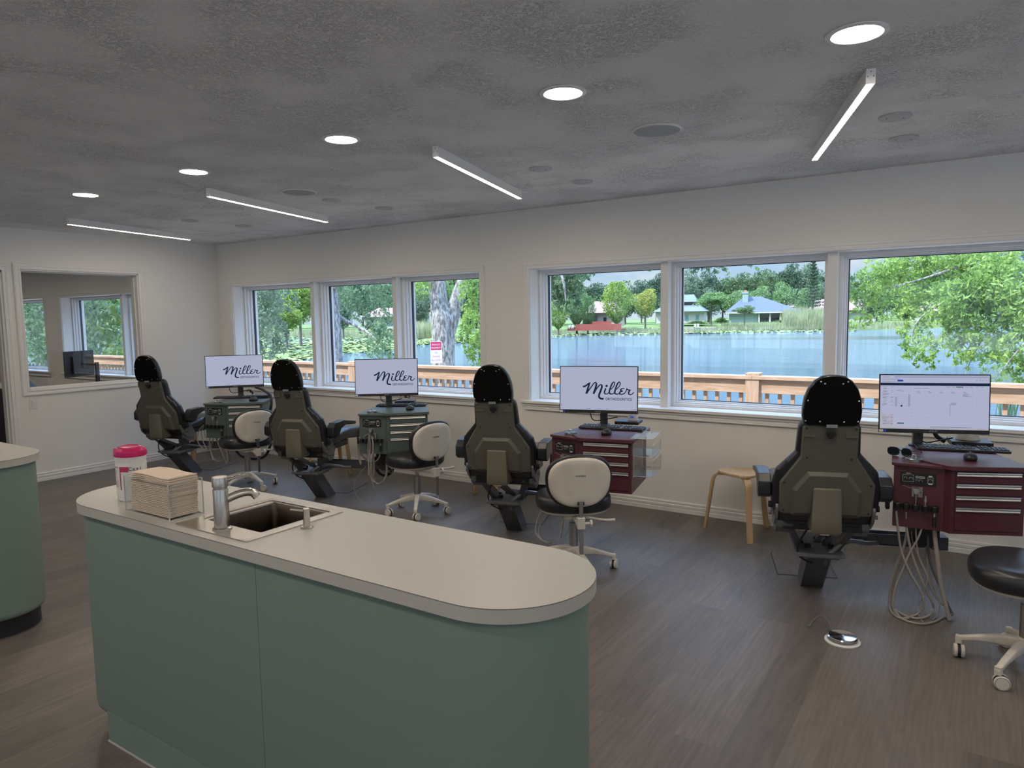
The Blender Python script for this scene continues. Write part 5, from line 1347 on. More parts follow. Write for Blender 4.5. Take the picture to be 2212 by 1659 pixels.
# ------------------------------------------------------------------ far bank
SH = [(300, 750), (430, 742), (546, 736), (640, 726), (740, 728), (850, 729), (900, 732), (1036, 727), (1110, 724), (1177, 722), (1300, 718), (1425, 719), (1500, 717), (1600, 714), (1700, 713), (1780, 712), (1825, 714), (1950, 711), (2100, 706), (2250, 703), (2500, 700)]
sh = [onz(x, y, ZWT) for x, y in SH]
b = MB(); prev = None
offs_ = [(0, -.02), (2, .25), (8, .55), (25, .8), (70, 1.2), (150, 1.6)]
for p in sh:
    d = Vector((p.x, p.y, 0)).normalized()
    row = [b.bm.verts.new((p.x+d.x*q, p.y+d.y*q, ZWT+h)) for q, h in offs_]
    if prev:
        for i in range(len(row)-1): b._f([prev[i], row[i], row[i+1], prev[i+1]])
    prev = row
struct(b.build('ground_far_bank', M['grass'], solid=False))
def gz(p):
    r = math.hypot(p.x, p.y); ang = math.atan2(p.x, p.y)
    a2 = [(math.atan2(q.x, q.y), math.hypot(q.x, q.y)) for q in sh]
    s = a2[0][1]
    for (aa, ra), (ab, rb) in zip(a2, a2[1:]):
        if aa <= ang <= ab: s = ra+(rb-ra)*(ang-aa)/(ab-aa)
    dd = r-s
    for (q0, h0), (q1, h1) in zip(offs_, offs_[1:]):
        if q0 <= dd <= q1: return ZWT+h0+(h1-h0)*(dd-q0)/(q1-q0)
    return ZWT+(1.6 if dd > 0 else 0)
def at_d(px, py, depth): return EYE+ray(px, py)*depth      # depth along the camera axis

import numpy as np
rng = np.random.default_rng(4)
def quads_mesh(name, P, T, B_, m):
    """P centres, T and B_ half-axis vectors -> rhombic leaves"""
    n = len(P); V = np.empty((n, 4, 3)); V[:, 0] = P-T; V[:, 1] = P+B_*.9-T*.1; V[:, 2] = P+T; V[:, 3] = P-B_*.9-T*.1
    me = bpy.data.meshes.new(name); me.vertices.add(n*4); me.vertices.foreach_set('co', V.reshape(-1).astype('f'))
    me.loops.add(n*4); me.loops.foreach_set('vertex_index', np.arange(n*4, dtype='i'))
    me.polygons.add(n); me.polygons.foreach_set('loop_start', np.arange(0, n*4, 4, dtype='i')); me.polygons.foreach_set('loop_total', np.full(n, 4, dtype='i'))
    me.materials.append(m); me.update(); me.validate(); return me
def rdir(n):
    v = rng.normal(size=(n, 3)); return v/np.linalg.norm(v, axis=1)[:, None]
def crown(kind, n, leaf, seed):
    """unit crown: width 1 (radius .5), height 1, base at z=0"""
    global rng; rng = np.random.default_rng(seed)
    if kind == 'oak':
        k = 26; c = rdir(k)*rng.uniform(.15, .33, (k, 1)); c[:, 2] = c[:, 2]*1.0+.5; rad = rng.uniform(.12, .2, k)
        i = rng.integers(0, k, n); d = rdir(n); P = c[i]+d*(rad[i]*rng.uniform(.75, 1.05, n))[:, None]
    elif kind == 'cone':
        z = rng.uniform(0, 1, n)**1.15; a = rng.uniform(0, 2*np.pi, n); r = .5*np.clip(np.sin(np.pi*(.12+.88*(1-z))**.9), 0, 1)*(1-z*.35)*rng.uniform(.65, 1.05, n)*(1+.16*np.sin(a*5+z*21))
        P = np.stack([r*np.cos(a), r*np.sin(a), z], 1)
    elif kind == 'tier':
        z = np.floor(rng.uniform(0, 1, n)*16)/16; a = rng.uniform(0, 2*np.pi, n); s = rng.uniform(0, 1, n)**.6; r = s*.5*(1-z)**.8*(.8+.25*np.sin(a*7+z*40))+.01
        P = np.stack([r*np.cos(a), r*np.sin(a), z+.035*s+rng.normal(0, .006, n)], 1)
    elif kind == 'airy':
        k = 34; c = rdir(k)*rng.uniform(.12, .40, (k, 1)); c[:, 2] = np.abs(c[:, 2])*1.1+.36-.25*(np.hypot(c[:, 0], c[:, 1])); rad = rng.uniform(.08, .15, k)
        i = rng.integers(0, k, n); d = rdir(n); P = c[i]+d*(rad[i]*rng.uniform(.3, 1.1, n))[:, None]*[1.4, 1.4, .7]
    T = rdir(n)*(leaf*rng.uniform(.7, 1.4, n))[:, None]; U = np.cross(T, rdir(n)); U *= (leaf*.55/np.maximum(1e-6, np.linalg.norm(U, axis=1)))[:, None]
    return P, T, U
PROTO = {}
def proto(kind, seed, n=4200, leaf=.027):
    key = (kind, seed)
    if key not in PROTO:
        P, T, U = crown(kind, n, leaf, seed); PROTO[key] = quads_mesh('foliage', P, T, U, LM['oak'])
    return PROTO[key]
trunk_me = None
def far_tree(px, ptop, pbase, pw, depth, kind, seed, col, lab, group=None, zs=1., trunkf=.14, cat='tree', name='tree'):
    global trunk_me
    base = at_d(px, pbase, depth); top = at_d(px, ptop, depth); w = pw/FPX*depth; h = top.z-base.z
    t = thing(name, lab, cat, base, (seed*1.7) % 6.28, group)
    f = bpy.data.objects.new('foliage', proto(kind, seed)); C.objects.link(f); f.parent = t
    z0 = h*trunkf*.55; f.location = (0, 0, z0); f.scale = (w, w, (h-z0))
    f.material_slots[0].link = 'OBJECT'; f.material_slots[0].material = LM[col]
    if trunk_me is None:
        o = MB().cyl((0, 0, -.2), (0, 0, 1), 1, .55, 7).build('trunk', M['barkfar']); trunk_me = o.data; bpy.data.objects.remove(o)
    k_ = bpy.data.objects.new('trunk', trunk_me); C.objects.link(k_); k_.parent = t; k_.scale = (.016*h+.06, .016*h+.06, h*.72)
    return t
# woodland behind everything, two rows
rd = random.Random(21)
def topy(px): # skyline in the photo
    T = [(250, 560), (430, 575), (560, 580), (700, 590), (850, 585), (1000, 560), (1180, 578), (1285, 604), (1330, 598), (1400, 588), (1460, 572), (1520, 566), (1580, 590), (1640, 574), (1700, 562), (1760, 566), (1800, 560), (1840, 588), (1880, 572), (2000, 560), (2300, 550)]
    for (a, ya), (c, yc) in zip(T, T[1:]):
        if a <= px <= c: return ya+(yc-ya)*(px-a)/(c-a)
    return 570
px = 330
while px < 2420:
    dpt = rd.uniform(188, 200)
    far_tree(px, topy(px)+rd.uniform(-6, 10), 690, rd.uniform(74, 96), dpt, 'oak', rd.choice((1, 2, 3)), rd.choice(('oak', 'dark', 'grey', 'oak')), 'dense green tree in the woodland skyline beyond the lake', 'woodland trees beyond the lake', trunkf=0.)
    px += rd.uniform(30, 40)
px = 345
while px < 2400:
    far_tree(px, topy(px)+rd.uniform(24, 44), 694, rd.uniform(60, 80), rd.uniform(168, 178), 'oak', rd.choice((1, 2, 3)), rd.choice(('dark', 'grey', 'oak', 'cedar')), 'lower green tree in front of the woodland beyond the lake', 'lower trees beyond the lake', trunkf=0.)
    px += rd.uniform(42, 58)
for a in [(1332, 609, 706, 78, 131, 'cone', 4, 'bright', 'bright green cypress with a round crown on the far bank, right of the red deck'),
          (1394, 618, 704, 66, 133, 'oak', 2, 'yellow', 'yellow-green tree on the far bank beside the bright cypress'),
          (1246, 612, 712, 62, 126, 'cone', 6, 'cedar', 'soft green cypress standing over the left end of the red deck'),
          (1206, 640, 716, 62, 124, 'cone', 4, 'bright', 'bushy bright tree left of the red deck'),
          (1270, 640, 712, 40, 128, 'cone', 6, 'cedar', 'slim green cypress in front of the brown roof'),
          (1536, 614, 699, 84, 138, 'airy', 5, 'cedar', 'wide airy light green tree between the two far houses'),
          (1608, 652, 698, 60, 134, 'airy', 8, 'shrub', 'small spreading dark tree in front of the blue house'),
          (1755, 556, 676, 46, 152, 'tier', 7, 'dark', 'tall tiered Norfolk pine behind the blue house'),
          (1722, 655, 694, 34, 150, 'oak', 3, 'shrub', 'round dark bush at the right end of the blue house'),
          (1790, 660, 700, 60, 150, 'oak', 1, 'shrub', 'dark bush at the window post right of the blue house'),
          (560, 560, 742, 150, 75, 'oak', 1, 'cedar', 'large soft green tree filling the left pane of the left window group'),
          (650, 585, 736, 120, 88, 'oak', 2, 'bright', 'bright green tree in the left pane of the left window group'),
          (500, 560, 748, 140, 66, 'oak', 3, 'grey', 'grey-green tree at the left edge of the left window group'),
          (620, 650, 738, 90, 80, 'oak', 3, 'bright', 'low bright bush by the lily pads'),
          (742, 640, 732, 60, 120, 'oak', 2, 'grey', 'grey-green tree beside the near oak trunk across the water'),
          (905, 612, 735, 70, 125, 'oak', 1, 'grey', 'grey-green tree across the water left of the forked oak'),
          (1010, 610, 730, 70, 120, 'oak', 2, 'dark', 'dark tree across the water right of the forked oak'),
          (820, 690, 734, 46, 110, 'oak', 3, 'bright', 'yellow-green shrub before the pink-roofed house'),
          (885, 695, 736, 30, 110, 'oak', 1, 'yellow', 'small yellow shrub on the bank left of the forked oak'),
          (1880, 600, 712, 90, 140, 'oak', 2, 'grey', 'grey-green tree in the left of the rightmost pane'),
          (1960, 640, 708, 60, 138, 'oak', 3, 'shrub', 'round bush across the water in the rightmost pane'),
          (2100, 610, 705, 100, 135, 'oak', 1, 'dark', 'dark tree across the water behind the near branches')]:
    far_tree(a[0], a[1], a[2], a[3], a[4], a[5], a[6], a[7], a[8], 'single trees on the far bank', trunkf=.10 if a[5] == 'cone' else (.5 if a[5] == 'airy' else .2))

# ------------------------------------------------------------------ houses on the far bank
M['bluewall'] = mat('pale_blue_wall', (.26, .34, .33), .8); M['blueroof'] = mat('slate_blue_roof', (.075, .10, .145), .85, var=.15, vs=3.); M['whitewall'] = mat('white_wall', (.42, .42, .40), .8)
M['greyroof'] = mat('grey_roof', (.12, .15, .17), .85, var=.15, vs=3.); M['pinkroof'] = mat('pinkish_shingle_roof', (.24, .165, .145), .9, var=.12, vs=3.); M['pinkwall'] = mat('pinkish_wall', (.50, .38, .33), .85)
M['brick'] = mat('orange_chimney_pot', (.45, .18, .10), .8); M['darkwin'] = mat('dark_window_glass', (.02, .03, .035), .2); M['reddeck'] = mat('red_stained_deck', (.26, .06, .045), .8); M['dockwood'] = mat('weathered_dock', (.26, .24, .20), .9); M['teal'] = mat('teal_shutter', (.10, .22, .21), .7)
def px_frame(depth, pxc, pyb):
    o = at_d(pxc, pyb, depth); s = depth/FPX
    return o, s
def hip(b, x0, x1, y0, y1, z0, z1, r0_, r1_, ym=None):
    ym = (y0+y1)/2 if ym is None else ym
    v = [b.bm.verts.new(p) for p in ((x0, y0, z0), (x1, y0, z0), (x1, y1, z0), (x0, y1, z0), (r0_, ym, z1), (r1_, ym, z1))]
    for f in ((0, 1, 5, 4), (2, 3, 4, 5), (1, 2, 5), (3, 0, 4), (3, 2, 1, 0)): b._f([v[i] for i in f])
def house(lab, pxc, pyb, depth, name='house'):
    o, s = px_frame(depth, pxc, pyb)
    t = thing(name, lab, 'house', o, YAW*.45, 'houses on the far bank'); return t, s
def HB(t, s, name, mm, L_):
    """boxes given as (dx0, dx1, dz0, dz1, y0, y1): photo pixels right/up from the base centre, metres deep"""
    b = MB()
    for x0, x1, z0, z1, y0, y1 in L_: b.b2((x0*s, y0, z0*s), (x1*s, y1, z1*s))
    return b.build(name, mm, t)
t, s = house('pale blue lakeside house with a slate hip roof, chimney and columned porch', 1648, 693, 146)
HB(t, s, 'wall', M['bluewall'], [(-70, -10, -3, 20, 0, 9), (-10, 74, -3, 20, 3.5, 9)])
b = MB(); hip(b, -78*s, 78*s, -1, 12, 20*s, 54*s, -40*s, -5*s); b.b2((-78*s, -1, 18.5*s), (78*s, 12, 20*s)); b.build('roof', M['blueroof'], t, sharp=10)
HB(t, s, 'fascia', M['whitewall'], [(-78, 78, 16.5, 19.5, -1.05, -.95)])
HB(t, s, 'chimney', M['bluewall'], [(-43, -31, 15, 62, 3, 5), (-44, -30, 60, 64, 2.9, 5.1)]); HB(t, s, 'chimney_pot', M['brick'], [(-40, -34, 64, 68, 3.6, 4.4)])
for x in (-8, 14, 35, 56, 74): HB(t, s, 'porch_column', M['whitewall'], [(x-1.6, x+1.6, -3, 17, -.6, -.3)])
for x0, x1 in ((4, 12), (22, 33), (40, 54), (62, 71)):
    w = HB(t, s, 'window', M['darkwin'], [(x0, x1, 0, 14, 3.42, 3.5)]); HB(w, s, 'muntins', M['whitewall'], [(x0+(x1-x0)*q-.3, x0+(x1-x0)*q+.3, 0, 14, 3.38, 3.43) for q in (0, .33, .66, 1)]+[(x0, x1, q, q+.6, 3.38, 3.43) for q in (0, 4.5, 9, 13.4)])
HB(t, s, 'patio_furniture', M['darkwin'], [(24, 34, -3, 2, 1, 2), (42, 52, -3, 3, 1, 2)])
t, s = house('white lakeside house with a grey-blue two-level roof left of the airy tree', 1468, 695, 150)
HB(t, s, 'wall', M['whitewall'], [(-50, 52, -3, 22, 0, 9), (-10, 30, 22, 44, 4, 10)])
b = MB(); hip(b, -56*s, 56*s, -1, 12, 22*s, 42*s, -30*s, 30*s); b.build('roof', M['greyroof'], t, sharp=10)
b = MB(); hip(b, -14*s, 36*s, 3, 12, 43*s, 60*s, 0*s, 24*s); b.build('upper_roof', M['greyroof'], t, sharp=10)
HB(t, s, 'clerestory_window', M['darkwin'], [(-8, 28, 36, 43, 3.9, 4)])
HB(t, s, 'screen_porch', M['darkwin'], [(-34, -6, -2, 20, -.12, 0)])
HB(t, s, 'window', M['teal'], [(12, 18, 2, 14, -.1, 0)]); HB(t, s, 'window', M['teal'], [(34, 40, 2, 14, -.1, 0)])
t, s = house('pinkish house with a brown roof behind the red deck', 1290, 702, 140)
HB(t, s, 'wall', M['pinkwall'], [(-30, 42, -4, 26, 0, 9)]); b = MB(); hip(b, -36*s, 48*s, -1, 11, 26*s, 52*s, -16*s, 22*s); b.build('roof', M['pinkroof'], t, sharp=10)
HB(t, s, 'screen_enclosure', M['darkwin'], [(-26, 0, -2, 20, -2.5, -.1)]); HB(t, s, 'window', M['darkwin'], [(14, 20, 4, 16, -.1, 0)])
for a in [(838, 708, 140, -62, 62, 24, 44, 'white house with a pinkish roof behind the left window group'), (1024, 712, 135, -20, 26, 18, 32, 'low grey house right of the forked oak across the water'), (1775, 690, 156, -22, 30, 20, 44, 'house with a pale gable at the window post right of the blue house'),
          (1856, 692, 158, -40, 36, 22, 46, 'house with a pinkish roof at the left of the rightmost pane'), (2010, 690, 150, -24, 30, 18, 40, 'house with a pink roof glimpsed through the near branches'), (1712, 676, 165, -20, 16, 8, 22, 'house with a small pinkish roof behind the blue house')]:
    t, s = house(a[7], a[0], a[1], a[2])
    HB(t, s, 'wall', M['whitewall'], [(a[3]+4, a[4]-4, -4, a[5], 0, 8)]); b = MB(); hip(b, a[3]*s, a[4]*s, -1, 10, a[5]*s, a[6]*s, (a[3]+14)*s, (a[4]-18)*s); b.build('roof', M['pinkroof'] if a[0] != 1024 else M['greyroof'], t, sharp=10)
    HB(t, s, 'window', M['darkwin'], [(a[3]+12, a[3]+20, 3, 13, -.1, 0)]); HB(t, s, 'window', M['darkwin'], [(a[4]-22, a[4]-12, 3, 13, -.1, 0)])
o, s = px_frame(122, 1282, 712)
t = thing('red_deck', 'red-stained deck with railings on the far bank', 'deck', o, YAW*.45)
HB(t, s, 'platform', M['reddeck'], [(-58, 60, -2, 1, 0, 5)]); HB(t, s, 'railing', M['reddeck'], [(-40, 60, 1, 12, .0, .1), (-8, 34, 12, 17, 2, 2.2)]); HB(t, s, 'steps', M['reddeck'], [(-58, -40, 1, 6, .2, 1)])
for q, x in enumerate((-53, -46)):
    o2, s2 = px_frame(121, 1282+x, 711)
    t = thing('garden_chair', 'tiny white garden chair at the left end of the red deck', 'chair', o2, YAW*.45, 'white garden chairs by the red deck')
    HB(t, s2, 'seat', M['whitewall'], [(-2, 2, 3, 4, 0, .5)]); HB(t, s2, 'backrest', M['whitewall'], [(-2, 2, 4, 9, .45, .55)]); HB(t, s2, 'leg', M['whitewall'], [(-2, -1.4, 0, 3, 0, .1)]); HB(t, s2, 'leg', M['whitewall'], [(1.4, 2, 0, 3, 0, .1)])
o, s = px_frame(116, 1508, 708.5)
t = thing('boat_dock', 'weathered wooden boat dock on posts on the far shore', 'dock', o, YAW*.45)
HB(t, s, 'platform', M['dockwood'], [(-36, 36, -1.5, 0, 0, 3)])
for x in (-32, -20, -8, 4, 16, 28, 34): HB(t, s, 'dock_post', M['dockwood'], [(x-.6, x+.6, -9, 3 if x < 0 else 1, 0, .3)])
HB(t, s, 'walkway', M['dockwood'], [(-50, -34, .5, 2, 2, 3)])
for q, x in enumerate((-9, -3)):
    o2, s2 = px_frame(115, 1508+x, 708)
    t = thing('garden_chair', 'tiny white lounge chair on the boat dock', 'chair', o2+Vector((0, .5, 0)), YAW*.45, 'white lounge chairs on the boat dock')
    HB(t, s2, 'seat', M['whitewall'], [(-2.4, 2.4, 2, 3, 0, .6)]); HB(t, s2, 'backrest', M['whitewall'], [(-2.4, 2.4, 3, 8.5, .5, .6)]); HB(t, s2, 'leg', M['whitewall'], [(-2.4, -1.8, 0, 2, 0, .1)]); HB(t, s2, 'leg', M['whitewall'], [(1.8, 2.4, 0, 2, 0, .1)])
for a in ((1508, 698, 144, 60, 7, 'long clipped hedge below the white house'), (1690, 694, 142, 40, 5, 'clipped hedge right of the blue house porch'), (1560, 697, 142, 44, 12, 'reddish-green hedge between the two far houses')):
    o, s = px_frame(a[2], a[0], a[1]); P, T, U = crown('oak', 1400, .03, 9); P = P*[a[3]*s, 1.4, a[4]*s*1.3]; T = T*[6, 4, 4]; U = U*[6, 4, 4]
    ob = bpy.data.objects.new('hedge', quads_mesh('hedge', P, T*.7, U*.7, LM['shrub'])); C.objects.link(ob); ob.location = o-Vector((0, 0, .3)); tag(ob, a[5], 'hedge', 'hedges on the far bank')

# reeds and lily pads : uncountable
def blades(name, P, h, m, lab, cat, w=.05):
    n = len(P); lean = rng.normal(0, .09, (n, 3))*h[:, None]; lean[:, 2] = 0; up3 = np.array([0, 0, 1.])
    T = (up3*h[:, None]+lean)/2; rgt = np.array([rt.x, rt.y, 0]); U = rgt[None, :]*w*rng.uniform(.6, 1.3, n)[:, None]
    ob = bpy.data.objects.new(name, quads_mesh(name, P+T, T, U, m)); C.objects.link(ob); tag(ob, lab, cat, kind='stuff'); return ob
P = []; Hh_ = []
for px0, px1, dd0, dd1, h0, h1, n in ((1560, 1830, -3, 9, .5, 1.2, 2600), (1690, 1800, -2, 14, 2.2, 4.2, 1500), (860, 950, -4, 4, 1.5, 3., 900), (1177, 1560, -3, 4, .3, .8, 2600), (1820, 2240, -3, 6, .5, 1.4, 1800), (540, 860, -4, 4, .6, 1.6, 1500)):
    for _ in range(n):
        x = rd.uniform(px0, px1); py = 720
        for (xa, ya), (xc, yc) in zip(SH, SH[1:]):
            if xa <= x <= xc: py = ya+(yc-ya)*(x-xa)/(xc-xa)
        q = onz(x, py, ZWT); d = Vector((q.x, q.y, 0)).normalized(); q = q+d*rd.uniform(dd0, dd1)
        P.append((q.x, q.y, max(ZWT, gz(q)))); Hh_.append(rd.uniform(h0, h1))
blades('shore_reeds', np.array(P), np.array(Hh_), LM['reed'], 'pale reeds and grasses along the far shoreline', 'reeds', .09)
P = []
EDGE = [(430, 812), (546, 784), (600, 782), (672, 776), (735, 764), (850, 757), (900, 746), (960, 742), (1036, 738), (1120, 730), (1300, 724), (1500, 720.5), (1800, 716), (2250, 705)]
n = 0
while n < 9000:
    x = rd.uniform(430, 1036) if rd.random() < .86 else rd.uniform(1100, 1850)
    y0 = y1 = None
    for (xa, ya), (xc, yc) in zip(SH, SH[1:]):
        if xa <= x <= xc: y0 = ya+(yc-ya)*(x-xa)/(xc-xa)
    for (xa, ya), (xc, yc) in zip(EDGE, EDGE[1:]):
        if xa <= x <= xc: y1 = ya+(yc-ya)*(x-xa)/(xc-xa)
    if y0 is None or y1 is None or y1 <= y0: n += 1; continue
    y = y0+(y1-y0)*rd.random()**.8
    q = onz(x, y, ZWT+.02); P.append((q.x, q.y, ZWT+.02+rd.random()*.06)); n += 1
P = np.array(P); n = len(P); a_ = rng.uniform(0, 6.28, n); sz = rng.uniform(.22, .45, n)
T = np.stack([np.cos(a_)*sz, np.sin(a_)*sz, rng.normal(0, .06, n)], 1); U = np.stack([-np.sin(a_)*sz, np.cos(a_)*sz, rng.normal(0, .06, n)], 1)
ob = bpy.data.objects.new('lily_pads', quads_mesh('lily_pads', P, T, U, LM['pad'])); C.objects.link(ob); tag(ob, 'carpet of yellow-green lily pads on the lake behind the left window group', 'lily pads', kind='stuff')
# near reeds behind the railing at the right
P = []; Hh_ = []
for i in range(44):
    q = at_d(2150+rd.random()*50, 900, 12.5); P.append((q.x+rd.uniform(-.1, .1), q.y+rd.uniform(-.3, .3), -1.3)); Hh_.append(rd.uniform(1.5, 2.3))
blades('near_reeds', np.array(P), np.array(Hh_), LM['nearblue'], 'thin dark reeds behind the railing at the right edge', 'reeds', .012)
# wooden landing behind the first trunk
o, s = px_frame(60, 770, 776)
t = thing('boat_landing', 'flat weathered wooden landing on the water behind the left oak trunk', 'dock', o, YAW*.6); HB(t, s, 'platform', M['dockwood'], [(-42, 44, -3, 1, 0, 7)])
for x in (-38, 0, 40): HB(t, s, 'dock_post', M['dockwood'], [(x-1, x+1, -16, 0, .2, .5)])

# ------------------------------------------------------------------ near oaks
def clusters(name, L_, m, par, lsize=.05):
    """L_: (px, py, rx_px, ry_px, depth, n) leafy clumps, each a real volume at its own distance"""
    Ps, Ts, Us = [], [], []
    for px, py, rx, ry, dp, n in L_:
        c = np.array(at_d(px, py, dp)); s = dp/FPX
        g = rng.normal(size=(n, 3)); g *= (np.minimum(1, 1.7/np.maximum(.01, np.linalg.norm(g, axis=1))))[:, None]*.62
        k = max(1, n//7); tw = g[rng.integers(0, k, n)]; g = tw+rng.normal(0, .085, (n, 3))   # leaves gathered on twigs
        R3 = np.array([[rt.x, rt.y, 0], [fw.x, fw.y, 0], [0, 0, 1.]])
        P = c+(g*[rx*s, min(rx, ry)*s*1.3, ry*s]) @ R3
        T = rdir(n); T[:, 2] -= .5; T /= np.linalg.norm(T, axis=1)[:, None]; T *= (lsize*rng.uniform(.6, 1.25, n))[:, None]
        U = np.cross(T, rdir(n)); U *= (lsize*.36/np.maximum(1e-6, np.linalg.norm(U, axis=1)))[:, None]
        Ps.append(P); Ts.append(T); Us.append(U)
    P, T, U = map(np.concatenate, (Ps, Ts, Us)); inv = np.array(par.matrix_world.inverted()) if False else None
    ob = bpy.data.objects.new(name, quads_mesh(name, P-np.array(par.location), T, U, m)); C.objects.link(ob); ob.parent = par; return ob
def limb(b, L_, loc):
    pts = [at_d(px, py, dp)-loc for px, py, dp, r in L_]; n = len(pts)
    sp = spline(pts, 5); rr = [L_[min(int(i/5), n-1)][3]*(1-(i/5) % 1)+L_[min(int(i/5)+1, n-1)][3]*((i/5) % 1) for i in range(len(sp))]
    b.tube(sp, rr, 12)
# left oak
loc = at_d(722, 960, 18.5); t = thing('oak_tree', 'near oak with one thick grey trunk in the middle pane of the left window group', 'tree', loc)
b = MB(); limb(b, [(724, 960, 18.5, .32), (720, 790, 18.5, .25), (717, 700, 18.5, .225), (711, 640, 18.5, .22), (708, 590, 18.5, .2), (706, 540, 18.5, .18)], loc); b.build('trunk', M['bark'], t, sharp=80)
b = MB(); limb(b, [(720, 672, 18.6, .07), (745, 692, 18.8, .05), (790, 715, 18.2, .035), (835, 755, 17.6, .015)], loc); limb(b, [(712, 640, 18.5, .10), (735, 600, 18, .07), (790, 560, 17, .05)], loc); limb(b, [(708, 600, 18.5, .08), (640, 590, 17.5, .05), (560, 622, 17, .03)], loc); b.build('branch', M['bark'], t, sharp=80)
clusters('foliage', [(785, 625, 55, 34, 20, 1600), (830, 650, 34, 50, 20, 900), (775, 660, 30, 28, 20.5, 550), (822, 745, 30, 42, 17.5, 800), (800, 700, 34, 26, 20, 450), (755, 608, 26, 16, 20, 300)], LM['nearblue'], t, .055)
clusters('hanging_foliage', [(575, 690, 36, 80, 16, 1500), (560, 640, 30, 50, 15.5, 800), (600, 720, 20, 40, 16.5, 500), (555, 740, 18, 34, 16, 400), (610, 640, 36, 30, 17, 500)], LM['grey'], t, .055)
# forked oak with the sign
DT = 15.2
loc = at_d(957, 980, DT); t = thing('oak_tree', 'near forked oak trunk in the right pane of the left window group', 'tree', loc)
b = MB(); limb(b, [(957, 980, DT, .30), (959, 860, DT, .255), (958, 780, DT, .24), (958, 720, DT, .25), (957, 690, DT, .26), (950, 660, DT, .2), (944, 610, DT, .185), (940, 540, DT, .16)], loc)
limb(b, [(962, 740, DT, .16), (972, 700, DT, .17), (984, 655, DT, .155), (1000, 610, DT, .14), (1014, 560, DT, .12)], loc); b.build('trunk', M['bark'], t, sharp=80)
clusters('foliage', [(1020, 640, 26, 50, 14, 900), (1018, 720, 22, 50, 13.8, 800), (1026, 760, 20, 34, 14, 350), (890, 625, 34, 26, 16, 500), (905, 605, 30, 18, 15, 350), (1010, 620, 30, 20, 16, 300)], LM['near'], t, .05)
t = thing('no_fishing_sign', 'red and white private property no fishing sign before the forked oak', 'sign', at_d(942.3, 761, DT-.55), 0)
t.rotation_euler = (0, 0, YAW+R(15))
P = rrect(0, 0, .245, .45, .022, 4)
MB().prism(P, XZ, 0, .004).build('sign_plate', M['whiteink'], t)
M['signred'] = mat('sign_red', (.55, .02, .10), .5)
b = MB(); b.prism(rpoly([(-.112, .045), (.112, .045), (.112, .213), (-.112, .213)], [0.001, .001, .014, .014], 3), XZ, -.001, .001); b.build('red_band', M['signred'], t)
text('sign_text', 'PRIVATE', .050, M['whiteink'], t, face_my(0, -.0016, .155), wscale=.98); text('sign_text', 'PROPERTY', .050, M['whiteink'], t, face_my(0, -.0016, .09), wscale=.86)
for z, w_ in ((-.012, 'NO'), (-.09, 'FISHING'), (-.165, 'ALLOWED')): text('sign_text', w_, .052, M['signred'], t, face_my(0, -.0006, z), wscale=.86)
MB().b2((-.012, .006, -2.6), (.012, .03, .16)).build('sign_post', M['greymetal'], t)
# overhanging branches outside the right group
loc = at_d(2520, 900, 12); t = thing('oak_tree', 'leafy oak boughs overhanging the lake in the rightmost pane', 'tree', loc)
b = MB(); limb(b, [(2520, 900, 12, .3), (2500, 650, 12, .24), (2460, 450, 12, .2), (2380, 300, 12, .14)], loc); b.build('trunk', M['bark'], t, sharp=80)
b = MB()
limb(b, [(2460, 470, 12, .06), (2250, 520, 11, .03), (2120, 560, 10.5, .022), (2000, 600, 10.5, .013), (1930, 620, 10.5, .006)], loc)
limb(b, [(2120, 560, 10.5, .02), (2050, 640, 10, .013), (1985, 690, 10, .010), (1968, 740, 10, .005)], loc)
limb(b, [(2250, 520, 11, .025), (2190, 640, 9.5, .014), (2130, 720, 9.5, .009), (2092, 790, 9.5, .006), (2085, 815, 9.5, .004)], loc)
limb(b, [(2300, 560, 10, .025), (2240, 700, 9, .014), (2180, 780, 9, .009), (2140, 830, 9, .005)], loc)
b.build('branch', M['bark'], t, sharp=80)
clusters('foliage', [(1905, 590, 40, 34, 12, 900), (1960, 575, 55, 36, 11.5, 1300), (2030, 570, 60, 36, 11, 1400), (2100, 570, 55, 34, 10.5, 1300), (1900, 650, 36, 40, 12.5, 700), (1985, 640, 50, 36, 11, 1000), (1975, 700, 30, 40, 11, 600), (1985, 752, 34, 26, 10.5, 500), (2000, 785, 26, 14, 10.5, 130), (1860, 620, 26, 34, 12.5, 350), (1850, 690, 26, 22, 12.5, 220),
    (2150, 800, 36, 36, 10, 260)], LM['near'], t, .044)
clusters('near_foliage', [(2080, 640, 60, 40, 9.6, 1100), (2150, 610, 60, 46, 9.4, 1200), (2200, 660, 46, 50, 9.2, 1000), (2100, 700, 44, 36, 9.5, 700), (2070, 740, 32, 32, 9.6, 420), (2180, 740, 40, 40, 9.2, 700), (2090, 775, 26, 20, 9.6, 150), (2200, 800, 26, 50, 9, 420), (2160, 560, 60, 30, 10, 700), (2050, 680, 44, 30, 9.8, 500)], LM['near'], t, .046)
clusters('shaded_foliage', [(2120, 650, 70, 50, 11.5, 900), (2190, 570, 50, 50, 11.5, 700), (2020, 620, 60, 40, 12.5, 700), (2150, 730, 50, 50, 11, 500)], LM['nearblue'], t, .05)  # same leaves, their shade put into a darker, bluer colour
